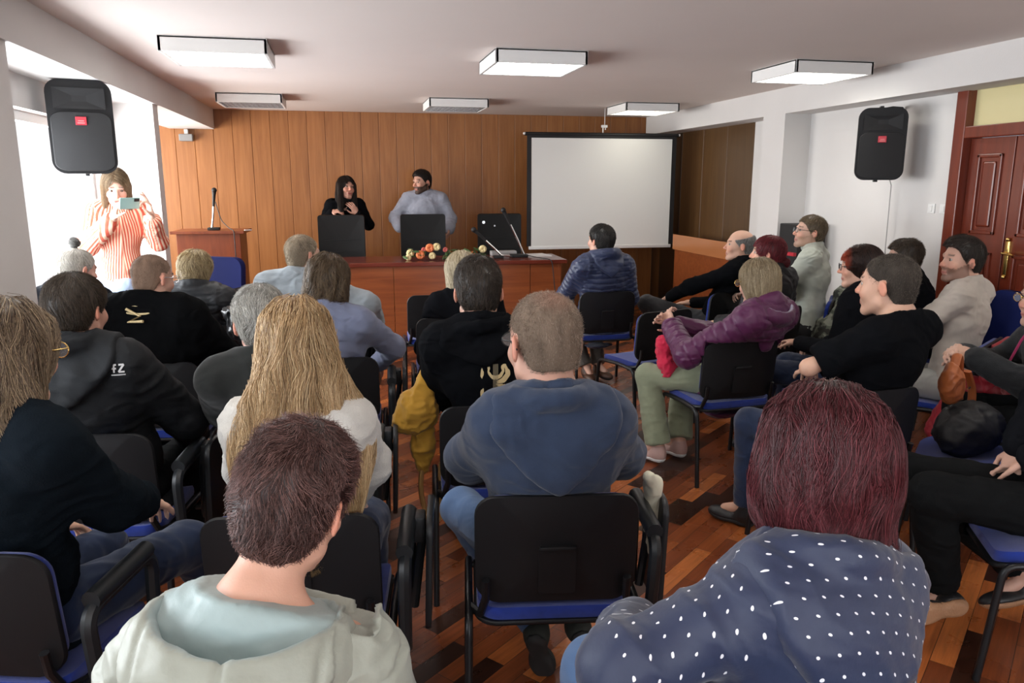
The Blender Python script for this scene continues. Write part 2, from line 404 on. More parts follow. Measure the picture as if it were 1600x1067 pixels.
for (x, y, lit, lb) in ((-0.70, 5.42, 1, 'square white ceiling lamp, lit, the left one of the nearer row'),
        (1.33, 5.42, 1, 'square white ceiling lamp, lit, the middle one of the nearer row'),
        (3.48, 5.42, 1, 'square white ceiling lamp, lit, nearer row, beside the right ceiling beam'),
        (-0.82, 8.45, 0, 'square ceiling lamp, unlit with shiny louvres, above the lectern side of the far row'),
        (1.24, 8.45, 0, 'unlit square ceiling lamp above the two speakers'),
        (3.36, 8.45, 2, 'small looking lit ceiling lamp in front of the projection screen')):
    lamp(x, y, lit, lb)
for y in (2.4, -0.6): 
    for x in (-0.6, 1.4, 3.5): lamp(x, y, 1, 'lit square ceiling lamp above the %s audience, %s' % ({-0.6: 'left', 1.4: 'middle', 3.5: 'right'}[x], 'nearer the desk' if y > 0 else 'behind the photographer'))

# ------------------------------------------------------------ loudspeakers
def speaker(loc, rz, sc, label, bracket, cable):
    t = empty('loudspeaker', loc, rz, label, 'loudspeaker')
    w, h = 0.40 * sc, 0.62 * sc
    ol = rrect(w, h, 0.085 * sc, 6)
    def f(u, v, q):   # front towards -y; bulging
        return Vector((u * (1 - 0.10 * (v > 0) * (v / h)), -q + 0.10 * sc * (1 - (1 - (2 * u / w) ** 2 * 0.25)), v))
    bm = nb_(); plate(bm, ol, lambda u, v, q: Vector((u * (1 - 0.35 * (1 - q / 0.26) ** 2), -q, v * (1 - 0.12 * (1 - q / 0.26) ** 2))), 0.26 * sc, 4)
    obj('cabinet', bm, M_plastic, t, True)
    bm = nb_(); plate(bm, [(u * 0.90, v * 0.62 - 0.095 * sc) for u, v in ol], lambda u, v, q: Vector((u, -0.26 * sc - q - 0.012 * (1 - (2 * u / w) ** 2), v)), 0.012, 5)
    obj('grille', bm, M_grille, t, True)
    # horn: recessed rectangular flare above the grille
    bm = nb_(); yy = -0.26 * sc
    for r_ in range(4):
        s = 1 - r_ * 0.24; dpt = (0.0, 0.02, 0.05, 0.075)[r_]
        hw2, hh = 0.155 * sc * s, 0.068 * sc * s
        cz = 0.185 * sc
        ring = [bm.verts.new((a * hw2, yy - 0.014 + dpt * 0.18, cz + b * hh)) for a, b in ((-1, -1), (1, -1), (1, 1), (-1, 1))]
        if r_:
            for k in range(4): bm.faces.new((prev[k], prev[(k + 1) % 4], ring[(k + 1) % 4], ring[k]))
        prev = ring
    bm.faces.new(prev)
    o = obj('horn', bm, M_black, t)
    bm = nb_(); box(bm, -0.033 * sc, 0.033 * sc, yy - 0.030, yy - 0.022, 0.012 * sc, 0.066 * sc, 0.003); obj('badge', bm, M_red, t)
    bm = nb_(); box(bm, -0.018 * sc, 0.018 * sc, yy - 0.0325, yy - 0.0305, 0.036 * sc, 0.042 * sc); box(bm, -0.022 * sc, 0.022 * sc, yy - 0.0325, yy - 0.0305, 0.022 * sc, 0.028 * sc)
    obj('badge_mark', bm, mat('pale_red_mark', (0.8, 0.25, 0.25), 0.4), t)
    bm = nb_()
    for z in (h / 2, -h / 2): box(bm, -0.012, 0.012, -0.16 * sc, -0.08 * sc, z - 0.01, z + 0.015, 0.003)
    for p in bracket: tube(bm, p, 0.012, 8)
    obj('wall_bracket', bm, M_black, t)
    if cable:
        bm = nb_(); tube(bm, cable, 0.004, 6); obj('cable', bm, mat('grey_cable', (0.35, 0.34, 0.33), 0.5), t)
speaker((-1.60, 5.62, 1.985), R(14), 0.92, 'black loudspeaker with red badge hung beside the bright window', [[(0, 0, 0.1), (-0.12, 0.02, 0.14), (-0.19, -0.02, 0.14)]], None)
speaker((4.07, 5.38, 1.93), R(-28), 0.86, 'black loudspeaker with small red badge on the wall near the door', [[(0.0, -0.02, 0.26), (0.1, 0.03, 0.28), (0.18, 0.1, 0.28)]],
        [(0.10, 0.0, -0.2), (0.15, 0.08, -0.3), (0.155, 0.09, -0.95), (0.13, 0.13, -1.3)])
# motion sensor, switches, hook
t = empty('motion_sensor', (-1.73, 9.93, 2.17), 0, 'small grey box sensor on the panelling under the left beam', 'sensor')
obj('housing', bx(-0.075, 0.075, -0.06, 0.05, -0.045, 0.035, bev=0.01), mat('grey_plastic', (0.20, 0.20, 0.20), 0.5), t)
obj('mount', bx(-0.02, 0.02, -0.01, 0.05, 0.03, 0.09, bev=0.004), M_white, t)
t = None
for k, y in enumerate((4.99, 4.87)):
    t = empty('light_switch', (XRO, y, 1.46), 0, ('small white light switch, the one farther from the mahogany door', 'small white light switch, the one nearer the mahogany door')[k], 'switch', 'wall switches by the door')
    obj('plate', bx(-0.010, 0.0, -0.035, 0.035, -0.035, 0.035, bev=0.004), M_white, t)
    obj('rocker', bx(-0.016, -0.009, -0.014, 0.014, -0.022, 0.022, bev=0.003), M_white, t)

# ------------------------------------------------------------ projection screen
t = empty('projection_screen', (3.08, 8.95, 0), R(-1.2), 'large white pull-down projection screen with black borders beside the desk', 'screen')
obj('screen_fabric', bx(-0.87, 0.87, -0.002, 0.002, 0.90, 2.16), M_screen, t)
bm = nb_(); box(bm, -0.925, -0.872, -0.003, 0.003, 0.90, 2.18); box(bm, 0.872, 0.925, -0.003, 0.003, 0.90, 2.18); box(bm, -0.925, 0.925, -0.0035, 0.0035, 2.16, 2.19)
obj('black_border', bm, M_black, t)
bm = nb_(); tube(bm, [(-0.95, 0.01, 2.205), (0.95, 0.01, 2.205)], 0.022, 10); obj('roller_case', bm, M_black, t, True)
bm = nb_(); box(bm, -0.90, 0.90, -0.015, 0.015, 0.862, 0.902, 0.008); obj('bottom_bar', bm, M_white, t, True)
for s in (-1, 1): obj('end_cap', bx(s * 0.955 - 0.012, s * 0.955 + 0.012, -0.01, 0.03, 2.195, 2.22, bev=0.004), M_white, t)
bm = nb_(); tube(bm, arc([(0, 0.02, 2.22), (0.0, 0.02, 2.29), (0.03, 0.02, 2.31), (0.03, 0.02, 2.26)], 0.02), 0.007, 6); obj('hook', bm, M_white, t); bm = nb_(); box(bm, -0.02, 0.05, 0.0, 0.03, 2.285, 2.315, 0.004)
tube(bm, [(0.02, 0.02, 2.31), (0.02, 0.02, 2.5)], 0.004, 6)
obj('hanger', bm, M_white, t)

# ------------------------------------------------------------ desk, lectern, side counter
t = empty('presidium_desk', (0.92, 8.02, 0), R(-2), 'long cherry wood desk with dark red top facing the audience', 'desk')
obj('desktop', bx(-1.38, 1.36, -0.34, 0.36, 0.83, 0.87, bev=0.006), M_desktop, t)
for x0, x1 in ((-1.28, -0.42), (-0.415, 0.43), (0.435, 0.98), (0.985, 1.28)):
    obj('front_panel', bx(x0, x1, -0.28, -0.255, 0.02, 0.829, bev=0.003), M_desk, t)
for x in (-1.30, 1.28): obj('side_panel', bx(x, x + 0.03, -0.28, 0.32, 0, 0.829, bev=0.003), M_desk, t)
obj('kick_rail', bx(-1.28, 1.28, -0.27, -0.25, 0, 0.02), M_black, t)
t = empty('lectern', (-1.36, 8.85, 0), R(-3), 'mahogany coloured lectern with a microphone on it by the left wall', 'lectern')
obj('top_board', bx(-0.37, 0.37, -0.26, 0.26, 1.12, 1.15, bev=0.004), M_lect, t)
obj('front_panel', bx(-0.32, 0.32, -0.21, -0.19, 0.0, 1.119, bev=0.003), M_lect, t)
for s in (-1, 1): obj('side_panel', bx(s * 0.32 - (0.02 if s > 0 else 0), s * 0.32 + (0 if s > 0 else 0.02), -0.188, 0.2, 0.0, 1.119, bev=0.003), M_lect, t)
t = empty('side_counter', (4.06, 7.85, 0), 0, 'low cherry wood counter along the panelled right wall', 'counter')
obj('upper_board', bx(-0.155, -0.13, -0.82, 0.85, 0.86, 1.04, bev=0.004), mat('light_cherry_gloss', (0.42, 0.16, 0.06), 0.2), t)
obj('counter_body', bx(-0.125, 0.22, -0.82, 0.85, 0.0, 0.92, bev=0.004), M_desk, t)
t = empty('small_white_card', (-0.97, 8.66, 1.15), R(20), 'small white card lying on the right corner of the lectern', 'card')
obj('card', bx(-0.035, 0.035, -0.02, 0.02, 0.0, 0.008), M_white, t)

def microphone(loc, rz, label, pts, head_r, base, mat_neck, clip):
    t = empty('microphone', loc, rz, label, 'microphone')
    bm = nb_(); box(bm, -base, base, -base * 0.8, base * 0.8, 0, 0.03, 0.008)
    obj('base', bm, M_black, t, True)
    bm = nb_(); tube(bm, pts, 0.011, 8); obj('neck', bm, mat_neck, t, True)
    a, b = Vector(pts[-2]), Vector(pts[-1]); dr = (b - a).normalized()
    bm = nb_(); tube(bm, [b - dr * 0.02, b + dr * 0.10, b + dr * 0.13], [0.013, 0.018, 0.024], 10); bmesh.ops.create_uvsphere(bm, u_segments=12, v_segments=8, radius=0.028, matrix=Matrix.Translation(b + dr * 0.15))
    obj('mic_head', bm, M_black if not clip else M_chrome, t, True)
microphone((-1.33, 8.78, 1.15), 0, 'black gooseneck microphone standing on the lectern', [(-0.02, 0, 0.02), (0.0, 0, 0.14), (0.015, 0, 0.27)], 0.02, 0.06, M_chrome, False)
bm = nb_(); tube(bm, arc([(-1.29, 8.74, 1.45), (-1.24, 8.72, 1.25), (-1.15, 8.66, 1.165), (-1.1, 8.565, 1.16), (-1.1, 8.56, 0.4), (-1.02, 8.5, 0.02)], 0.05), 0.005, 6)
props(obj('microphone_cable', bm, M_black), 'thin black cable running from the lectern microphone down its front', 'cable')
microphone((1.84, 8.02, 0.87), 0, 'chrome microphone on a long stand leaning over the desk', [(0.06, 0, 0.02), (-0.02, 0, 0.20), (-0.10, -0.0, 0.36)], 0.02, 0.09, M_chrome, False)
microphone((1.60, 7.92, 0.87), 0, 'lower microphone with bent silver arm on the desk', [(0.12, 0, 0.025), (0.03, 0, 0.03), (-0.04, 0.0, 0.10), (-0.15, 0, 0.20)], 0.02, 0.05, M_chrome, False)
t = empty('stack_of_papers', (2.03, 8.1, 0.87), R(8), 'white papers lying on the right end of the desk', 'papers')
obj('sheet', bx(-0.12, 0.16, -0.12, 0.16, 0.0, 0.012), M_white, t)
t = empty('stage_box', (1.72, 8.25, 0.87), 0, 'low grey cable box behind the microphones on the desk', 'box')
obj('case', bx(-0.14, 0.14, -0.06, 0.06, 0, 0.05, bev=0.01), mat('silver_grey', (0.4, 0.4, 0.4), 0.4), t)
bm = nb_(); tube(bm, arc([(1.9, 7.95, 0.895), (2.0, 7.8, 0.88), (2.1, 7.62, 0.875), (2.13, 7.58, 0.5), (2.16, 7.6, 0.02)], 0.06), 0.005, 6)
props(obj('microphone_cable', bm, M_black), 'black cable hanging over the right end of the desk', 'cable')
# executive chairs behind the desk
def exec_chair(x, y, rz, label, logo=False):
    t = empty('executive_chair', (x, y, 0), rz, label, 'chair', 'black high-backed chairs behind the desk')
    ol = rrect(0.52, 0.78, 0.03, 4)
    bm = nb_(); plate(bm, ol, lambda u, v, q: Vector((u, -0.28 - q - 0.02 * (1 - (2 * u / 0.52) ** 2), 0.90 + v)), 0.07, 6)
    obj('backrest', bm, M_leather, t, True)
    bm = nb_()
    for k in range(4): tube(bm, [(-0.2, -0.282, 0.62 + k * 0.13), (0.2, -0.282, 0.62 + k * 0.13)], 0.003, 5)
    obj('stitching', bm, M_black, t)
    obj('seat', bx(-0.26, 0.26, -0.26, 0.26, 0.42, 0.52, bev=0.03), M_leather, t, True)
    bm = nb_(); tube(bm, [(0, 0, 0.42), (0, 0, 0.08)], 0.03, 10); obj('column', bm, M_chrome, t, True)
    for k in range(5):
        a = R(72 * k); bm = nb_(); tube(bm, [(0, 0, 0.10), (0.27 * math.cos(a), 0.27 * math.sin(a), 0.05)], 0.02, 8)
        bmesh.ops.create_uvsphere(bm, u_segments=8, v_segments=6, radius=0.03, matrix=Matrix.Translation((0.28 * math.cos(a), 0.28 * math.sin(a), 0.03)))
        obj('foot', bm, M_black, t, True)
    if logo:  # small chrome discs standing in for light reflections on the leather
        bm = nb_(); bmesh.ops.create_circle(bm, cap_ends=True, segments=14, radius=0.018, matrix=Matrix.Translation((0.19, -0.28, 1.19)) @ Matrix.Rotation(R(90), 4, 'X'))
        bmesh.ops.create_circle(bm, cap_ends=True, segments=14, radius=0.010, matrix=Matrix.Translation((0.06, -0.29, 1.15)) @ Matrix.Rotation(R(90), 4, 'X'))
        obj('glint_disc', bm, M_chrome, t)
exec_chair(-0.02, 8.70, R(176), 'black high-backed chair the dark-haired woman leans on')
exec_chair(0.905, 8.70, R(176), 'black high-backed chair in front of the bearded man')
exec_chair(1.81, 8.70, R(176), 'empty black high-backed chair behind the microphones', True)
# dark cabinet beside the right pier
t = empty('black_cabinet', (4.12, 6.35, 0), 0, 'black cabinet with a red shelf beside the white pier', 'cabinet')
obj('body', bx(-0.14, 0.14, -0.15, 0.15, 0, 1.28, bev=0.01), M_black, t)
obj('shelf', bx(-0.17, -0.141, -0.15, 0.15, 1.0, 1.03), M_red, t)
# bouquet on the desk
t = empty('flower_bouquet', (0.96, 7.92, 0.87), R(-3), 'bouquet of orange and cream roses lying on the desk', 'flowers')
M_or = mat('orange_petal', (0.72, 0.20, 0.07), 0.6); M_cr = mat('cream_petal', (0.75, 0.62, 0.33), 0.6); M_pk = mat('pink_petal', (0.55, 0.12, 0.10), 0.6)
M_lf = mat('leaf_green', (0.05, 0.10, 0.03), 0.55); M_pap = mat('wrapping_paper', (0.62, 0.45, 0.42), 0.5)
def rose(p, r, m, nm='rose'):
    bm = nb_()
    for ring, (k, rr, hh) in enumerate(((3, 0.3, 1.0), (5, 0.62, 0.85), (6, 0.95, 0.6), (7, 1.15, 0.3))):
        for i in range(k):
            a = 2 * math.pi * i / k + ring * 0.6
            n0 = len(bm.verts); ms = Matrix.Translation(Vector(p) + Vector((math.cos(a) * rr * r * 0.6, -abs(hh) * r * 0.5 + 0.0, math.sin(a) * rr * r * 0.6))) @ Euler((0, -a, 0)).to_matrix().to_4x4() @ Matrix.Rotation(R(35 - 12 * ring), 4, 'Z') @ Matrix.Diagonal((0.22 * r, 0.5 * r, 0.55 * r, 1))
            bmesh.ops.create_uvsphere(bm, u_segments=8, v_segments=6, radius=1.0, matrix=ms)
    return obj(nm, bm, m, t, True)
for p, r, m in (((-0.18, -0.05, 0.055), 0.05, M_or), ((-0.08, 0.0, 0.12), 0.05, M_or), ((-0.28, 0, 0.07), 0.045, M_cr), ((-0.30, -0.04, 0.03), 0.035, M_cr), ((-0.01, 0.0, 0.13), 0.045, M_cr), ((-0.06, -0.06, 0.045), 0.04, M_cr),
                ((0.08, 0, 0.10), 0.03, M_pk), ((0.36, 0, 0.05), 0.035, M_or), ((0.47, 0.02, 0.10), 0.045, M_cr), ((0.32, -0.05, 0.04), 0.025, M_pk), ((-0.14, 0.02, 0.10), 0.03, M_pk)):
    rose(p, r, m)
bm = nb_()
for k in range(42):
    a = random.uniform(0, 6.28); q = Vector((random.uniform(-0.38, 0.46), random.uniform(-0.08, 0.08), random.uniform(0.02, 0.11)))
    ms = Matrix.Translation(q) @ Euler((random.uniform(-1, 1), random.uniform(-1, 1), a)).to_matrix().to_4x4() @ Matrix.Diagonal((0.045, 0.016, 0.004, 1))
    bmesh.ops.create_uvsphere(bm, u_segments=6, v_segments=4, radius=1.0, matrix=ms)
for k in range(7): tube(bm, [(0.1, 0, 0.03 + k * 0.006), (0.5, 0.03 - 0.01 * k, 0.02 + 0.005 * k)], 0.004, 5)
obj('foliage', bm, M_lf, t, True)
bm = nb_()
for k in range(5):
    a = 0.12 + k * 0.03
    vs = [bm.verts.new(v) for v in ((-0.05 + a, -0.09, 0.005 + 0.01 * k), (0.08 + a, -0.13, -0.0 + 0.01 * k), (0.13 + a, -0.05, 0.04), (0.02 + a, -0.02, 0.05))]; bm.faces.new(vs)
bmesh.ops.solidify(bm, geom=bm.faces[:], thickness=0.002)
obj('wrapping', bm, M_pap, t)
# ------------------------------------------------------------ stackable meeting chairs (local y = the way the sitter faces)
def back_f(u, v, q):      # back plate: curved in plan, leaning back; q = thickness towards the sitter
    return Vector((u, -0.235 + 0.030 * (2 * u / 0.46) ** 2 + q - 0.10 * v, 0.645 + v + 0.0))
def seat_f(u, v, q):
    dip = 0.010 * (1 - (2 * u / 0.44) ** 2)
    fr = -0.03 * max(0.0, (v - 0.12) / 0.1) ** 2
    return Vector((u, v, 0.415 - dip + q + fr + 0.0))
def make_chair(kind):
    t = empty('meeting_chair', (0, 0, 0), 0, 'x', 'chair')
    bm = nb_(); plate(bm, rrect(0.46, 0.335, 0.065), back_f, 0.016, 7)
    bs = obj('back_shell', bm, M_plastic, t, True)
    bm = nb_(); pan = rrect(0.105, 0.15, 0.01, 2)
    plate(bm, pan, lambda u, v, q: back_f(u, v - 0.055, -q) + Vector((0, -0.001, 0)), 0.005, 2)
    box(bm, -0.05, 0.05, -0.252, -0.236, 0.655, 0.668, 0.004)
    obj('label_recess', bm, M_plastic, bs, True)
    bm = nb_(); plate(bm, rrect(0.435, 0.315, 0.06), lambda u, v, q: back_f(u, v, 0.017 + q), 0.028, 7)
    obj('backrest', bm, M_blue, t, True)
    bm = nb_(); plate(bm, rrect(0.465, 0.43, 0.06), lambda u, v, q: seat_f(u, v, q), 0.014, 6)
    obj('seat_shell', bm, M_plastic, t, True)
    bm = nb_(); plate(bm, rrect(0.45, 0.415, 0.06), lambda u, v, q: seat_f(u, v, 0.015 + q), 0.038, 6)
    obj('seat', bm, M_blue, t, True)
    for s in (-1, 1):
        bm = nb_(); tube(bm, arc([(s * 0.255, -0.255, 0), (s * 0.248, -0.205, 0.425), (s * 0.248, -0.02, 0.435)], 0.05), 0.0125, 10); obj('leg', bm, M_steel, t, True)
        bm = nb_(); tube(bm, arc([(s * 0.255, 0.235, 0), (s * 0.248, 0.195, 0.425), (s * 0.248, -0.02, 0.435)], 0.05), 0.0125, 10); obj('leg', bm, M_steel, t, True)
        bm = nb_(); tube(bm, [(s * 0.24, -0.13, 0.428), (s * 0.215, -0.19, 0.44), (s * 0.20, -0.214, 0.50), (s * 0.20, -0.224, 0.56)], 0.012, 8); obj('back_bracket', bm, M_steel, t, True)
    bm = nb_()
    for y in (-0.14, 0.14): tube(bm, [(-0.248, y, 0.418), (0.248, y, 0.418)], 0.010, 8)
    obj('cross_bar', bm, M_steel, t, True)
    if kind in ('loop', 'tablet', 'both'):
        for s in ((1,) if kind == 'tablet' else (-1, 1)):
            bm = nb_()
            path = arc([(s * 0.285, -0.155, 0.37), (s * 0.29, -0.19, 0.645), (s * 0.29, 0.11, 0.655), (s * 0.285, 0.10, 0.37)], 0.06, 6)
            tube(bm, path, 0.019, 8, sx=1.0)
            tube(bm, [(s * 0.29, -0.165, 0.664), (s * 0.29, 0.09, 0.672)], 0.024, 10)
            tube(bm, [(s * 0.248, -0.14, 0.40), (s * 0.285, -0.15, 0.40)], 0.012, 8); tube(bm, [(s * 0.248, 0.1, 0.40), (s * 0.285, 0.1, 0.40)], 0.012, 8)
            obj('armrest', bm, M_tablet, t, True)
    if kind in ('tablet', 'both'):
        ol = [(a, b) for a, b in rrect(0.24, 0.36, 0.05)]
        bm = nb_(); plate(bm, ol, lambda u, v, q: Vector((0.335 + q + 0.03 * (v + 0.18), 0.07 + u, 0.52 + v)), 0.018, 3)
        wt = obj('writing_tablet', bm, M_tablet, t, True)
        bm = nb_(); box(bm, 0.30, 0.34, 0.02, 0.09, 0.60, 0.68, 0.008); tube(bm, [(0.30, 0.05, 0.38), (0.33, 0.05, 0.62)], 0.014, 8)
        obj('tablet_hinge', bm, M_tablet, wt, True)
    return t
PROTO = {}
SEAT = [None]
def chair(cx, cy, rz, label, kind='plain', group=None):
    """cx, cy: the middle of the top edge of the back"""
    a = R(rz); bx_, by_ = 0.235 + 0.016, 0
    x = cx - math.sin(a) * 0.25; y = cy + math.cos(a) * 0.25
    if kind not in PROTO: PROTO[kind] = make_chair(kind); o = PROTO[kind]
    else: o = copy_tree(PROTO[kind])
    o.location = (x, y, 0); o.rotation_euler = (0, 0, a)
    o['label'] = label; o['category'] = 'chair'
    o['group'] = 'black and blue meeting chairs'
    SEAT[0] = (x, y, a)
    return x, y, rz

# ------------------------------------------------------------ signed-distance modelling of people
def hash3(i, j, k):
    n = (i * 73856093) ^ (j * 19349663) ^ (k * 83492791)
    n = (n ^ (n >> 13)) * 1274126177 & 0x7fffffff
    return (n & 0xffff) / 65535.0
def vnoise(P):
    P = np.asarray(P, dtype=np.float64); i = np.floor(P).astype(np.int64); f = P - i; f = f * f * (3 - 2 * f)
    r = 0
    for a in (0, 1):
        for b in (0, 1):
            for c in (0, 1):
                w = (f[..., 0] if a else 1 - f[..., 0]) * (f[..., 1] if b else 1 - f[..., 1]) * (f[..., 2] if c else 1 - f[..., 2])
                r = r + w * hash3(i[..., 0] + a + 1000, i[..., 1] + b + 1000, i[..., 2] + c + 1000)
    return r * 2 - 1
def A3(v): return np.array(v, dtype=float)
def nrm(v): v = A3(v); return v / (np.linalg.norm(v) + 1e-12)
class SDF:
    def __init__(s): s.ops = []
    def add(s, f, lo, hi, k, mode='u'): s.ops.append((f, A3(lo), A3(hi), k, mode)); return s
    def cap(s, a, b, ra, rb=None, k=0.02, mode='u'):
        a, b = A3(a), A3(b); rb = ra if rb is None else rb; d = b - a; dd = d @ d + 1e-12
        def f(P):
            q = P - a; t = np.clip((q @ d) / dd, 0, 1)
            return np.sqrt(((q - t[..., None] * d) ** 2).sum(-1)) - (ra + (rb - ra) * t)
        m = max(ra, rb); return s.add(f, np.minimum(a, b) - m, np.maximum(a, b) + m, k, mode)
    def chain(s, pts, rs, k=0.02):
        for i in range(len(pts) - 1): s.cap(pts[i], pts[i + 1], rs[i], rs[i + 1], k)
        return s
    def ell(s, c, r, Rm=None, k=0.02, mode='u'):
        c, r = A3(c), A3(r); Rm = np.eye(3) if Rm is None else np.asarray(Rm)
        def f(P):
            q = (P - c) @ Rm; k0 = np.sqrt(((q / r) ** 2).sum(-1)); k1 = np.sqrt(((q / r ** 2) ** 2).sum(-1)) + 1e-9
            return k0 * (k0 - 1) / k1
        e = np.sqrt(((Rm * r) ** 2).sum(1)); return s.add(f, c - e, c + e, k, mode)
    def tor(s, c, ax, R0, r0, k=0.01, mode='u', sq=1.0):
        c = A3(c); ax = nrm(ax)
        def f(P):
            q = P - c; h = q @ ax; rad = np.sqrt(np.maximum((q * q).sum(-1) - h * h, 0)); return np.sqrt((rad - R0) ** 2 + (h / sq) ** 2) - r0
        m = R0 + r0 * max(1, sq); return s.add(f, c - m, c + m, k, mode)
    def cut(s, p, n, c=None, rad=None):
        """remove what lies on the +n side of the plane through p (only within rad of c)"""
        p = A3(p); n = nrm(n)
        def f(P): return (P - p) @ n
        lo, hi = (A3(c) - rad, A3(c) + rad) if c is not None else (A3((-9, -9, -9)), A3((9, 9, 9)))
        return s.add(f, lo, hi, 0, 'x')
    def fn(s, f, lo=(-9, -9, -9), hi=(9, 9, 9), mode='x'): return s.add(f, lo, hi, 0, mode)
    @staticmethod
    def comb(d, n, k, mode):
        if mode == 'u':
            h = np.clip(0.5 + 0.5 * (d - n) / k, 0, 1) if k > 0 else (n < d) * 1.0
            return d * (1 - h) + n * h - k * h * (1 - h)
        if mode == 's':
            n = -n; h = np.clip(0.5 - 0.5 * (d - n) / k, 0, 1) if k > 0 else (n > d) * 1.0
            return d * (1 - h) + n * h + k * h * (1 - h)
        return np.maximum(d, n)
    def at(s, P):
        d = np.full(P.shape[:-1], 9.0)
        for f, lo, hi, k, mode in s.ops:
            if mode == 'x' and lo[0] > -8:
                m = np.all((P > lo) & (P < hi), -1); d[m] = s.comb(d[m], f(P[m]), k, mode)
            else: d = s.comb(d, f(P), k, mode)
        return d
    def grad(s, P, e=0.002):
        g = np.stack([s.at(P + v) - s.at(P - v) for v in np.eye(3) * e], -1); return g / (np.linalg.norm(g, axis=-1, keepdims=True) + 1e-9)
    def mesh(s, h):
        lo = np.min([o[1] for o in s.ops if o[4] == 'u'], 0) - 0.05; hi = np.max([o[2] for o in s.ops if o[4] == 'u'], 0) + 0.05
        n = np.ceil((hi - lo) / h).astype(int) + 1
        ax = [lo[i] + h * np.arange(n[i]) for i in range(3)]
        D = np.full(n, 9.0, dtype=np.float32)
        for f, a, b, k, mode in s.ops:
            mg = k + 2.5 * h
            i0 = np.clip(np.floor((a - mg - lo) / h).astype(int), 0, n); i1 = np.clip(np.ceil((b + mg - lo) / h).astype(int) + 1, 0, n)
            if mode == 'x' and a[0] > -8:
                i0 = np.clip(np.ceil((a - lo) / h).astype(int), 0, n); i1 = np.clip(np.floor((b - lo) / h).astype(int) + 1, 0, n)
            if np.any(i1 <= i0): continue
            sl = tuple(slice(i0[q], i1[q]) for q in range(3))
            G = np.stack(np.meshgrid(*[ax[q][sl[q]] for q in range(3)], indexing='ij'), -1)
            D[sl] = s.comb(D[sl], f(G), k, mode)
        return surfnet(D, lo, h)
def surfnet(D, lo, h):
    s = D < 0
    c = s[:-1, :-1, :-1].astype(np.int8); tot = 0
    for a in (0, 1):
        for b in (0, 1):
            for e in (0, 1):
                tot = tot + s[a:s.shape[0] - 1 + a, b:s.shape[1] - 1 + b, e:s.shape[2] - 1 + e].astype(np.int8)
    act = np.argwhere((tot > 0) & (tot < 8))
    idx = np.full(tot.shape, -1, dtype=np.int32); idx[act[:, 0], act[:, 1], act[:, 2]] = np.arange(len(act))
    cor = np.array([(a, b, e) for a in (0, 1) for b in (0, 1) for e in (0, 1)])
    V = np.stack([D[act[:, 0] + q[0], act[:, 1] + q[1], act[:, 2] + q[2]] for q in cor], 1).astype(float)
    pos = np.zeros((len(act), 3)); cnt = np.zeros(len(act))
    for i in range(8):
        for j in range(i + 1, 8):
            if np.abs(cor[i] - cor[j]).sum() != 1: continue
            m = (V[:, i] < 0) != (V[:, j] < 0); t = V[m, i] / (V[m, i] - V[m, j])
            pos[m] += cor[i] + (cor[j] - cor[i]) * t[:, None]; cnt[m] += 1
    P = lo + h * (act + pos / cnt[:, None])
    Fs = []
    for axis in range(3):
        o1, o2 = [(1, 2), (2, 0), (0, 1)][axis]
        sl0 = [slice(1, -1)] * 3; sl1 = [slice(1, -1)] * 3; sl0[axis] = slice(0, -1); sl1[axis] = slice(1, None)
        A, B = s[tuple(sl0)], s[tuple(sl1)]
        e = np.argwhere(A != B); 
        if not len(e): continue
        inside = A[e[:, 0], e[:, 1], e[:, 2]]
        for q in range(3):
            if q != axis: e[:, q] += 1
        def cell(d1, d2):
            f = e.copy(); f[:, o1] -= d1; f[:, o2] -= d2; return idx[f[:, 0], f[:, 1], f[:, 2]]
        q = np.stack([cell(1, 1), cell(0, 1), cell(0, 0), cell(1, 0)], 1)
        q[~inside] = q[~inside][:, ::-1]; q = q[(q >= 0).all(1)]; Fs.append(q)
    return P, np.concatenate(Fs)
def vnormals(V, Fq):
    n = np.zeros_like(V); a, b, c, d = (V[Fq[:, i]] for i in range(4)); fn = np.cross(c - a, d - b)
    for i in range(4): np.add.at(n, Fq[:, i], fn)
    return n / (np.linalg.norm(n, axis=1, keepdims=True) + 1e-12)
def rot_zxy(yaw, pitch, roll):
    """head frame: yaw left +, pitch up +, roll to the right shoulder +; columns = right, forward, up"""
    return np.array((Matrix.Rotation(R(yaw), 3, 'Z') @ Matrix.Rotation(R(pitch), 3, 'X') @ Matrix.Rotation(R(roll), 3, 'Y')))

class Head:
    def __init__(s, c, Rm, sc): s.c, s.R, s.s = A3(c), Rm, sc
    def w(s, p): return s.c + s.R @ (A3(p) * s.s)
    def W(s, P): return s.c + (np.asarray(P) * s.s) @ s.R.T
    def l(s, P): return ((P - s.c) @ s.R) / s.s

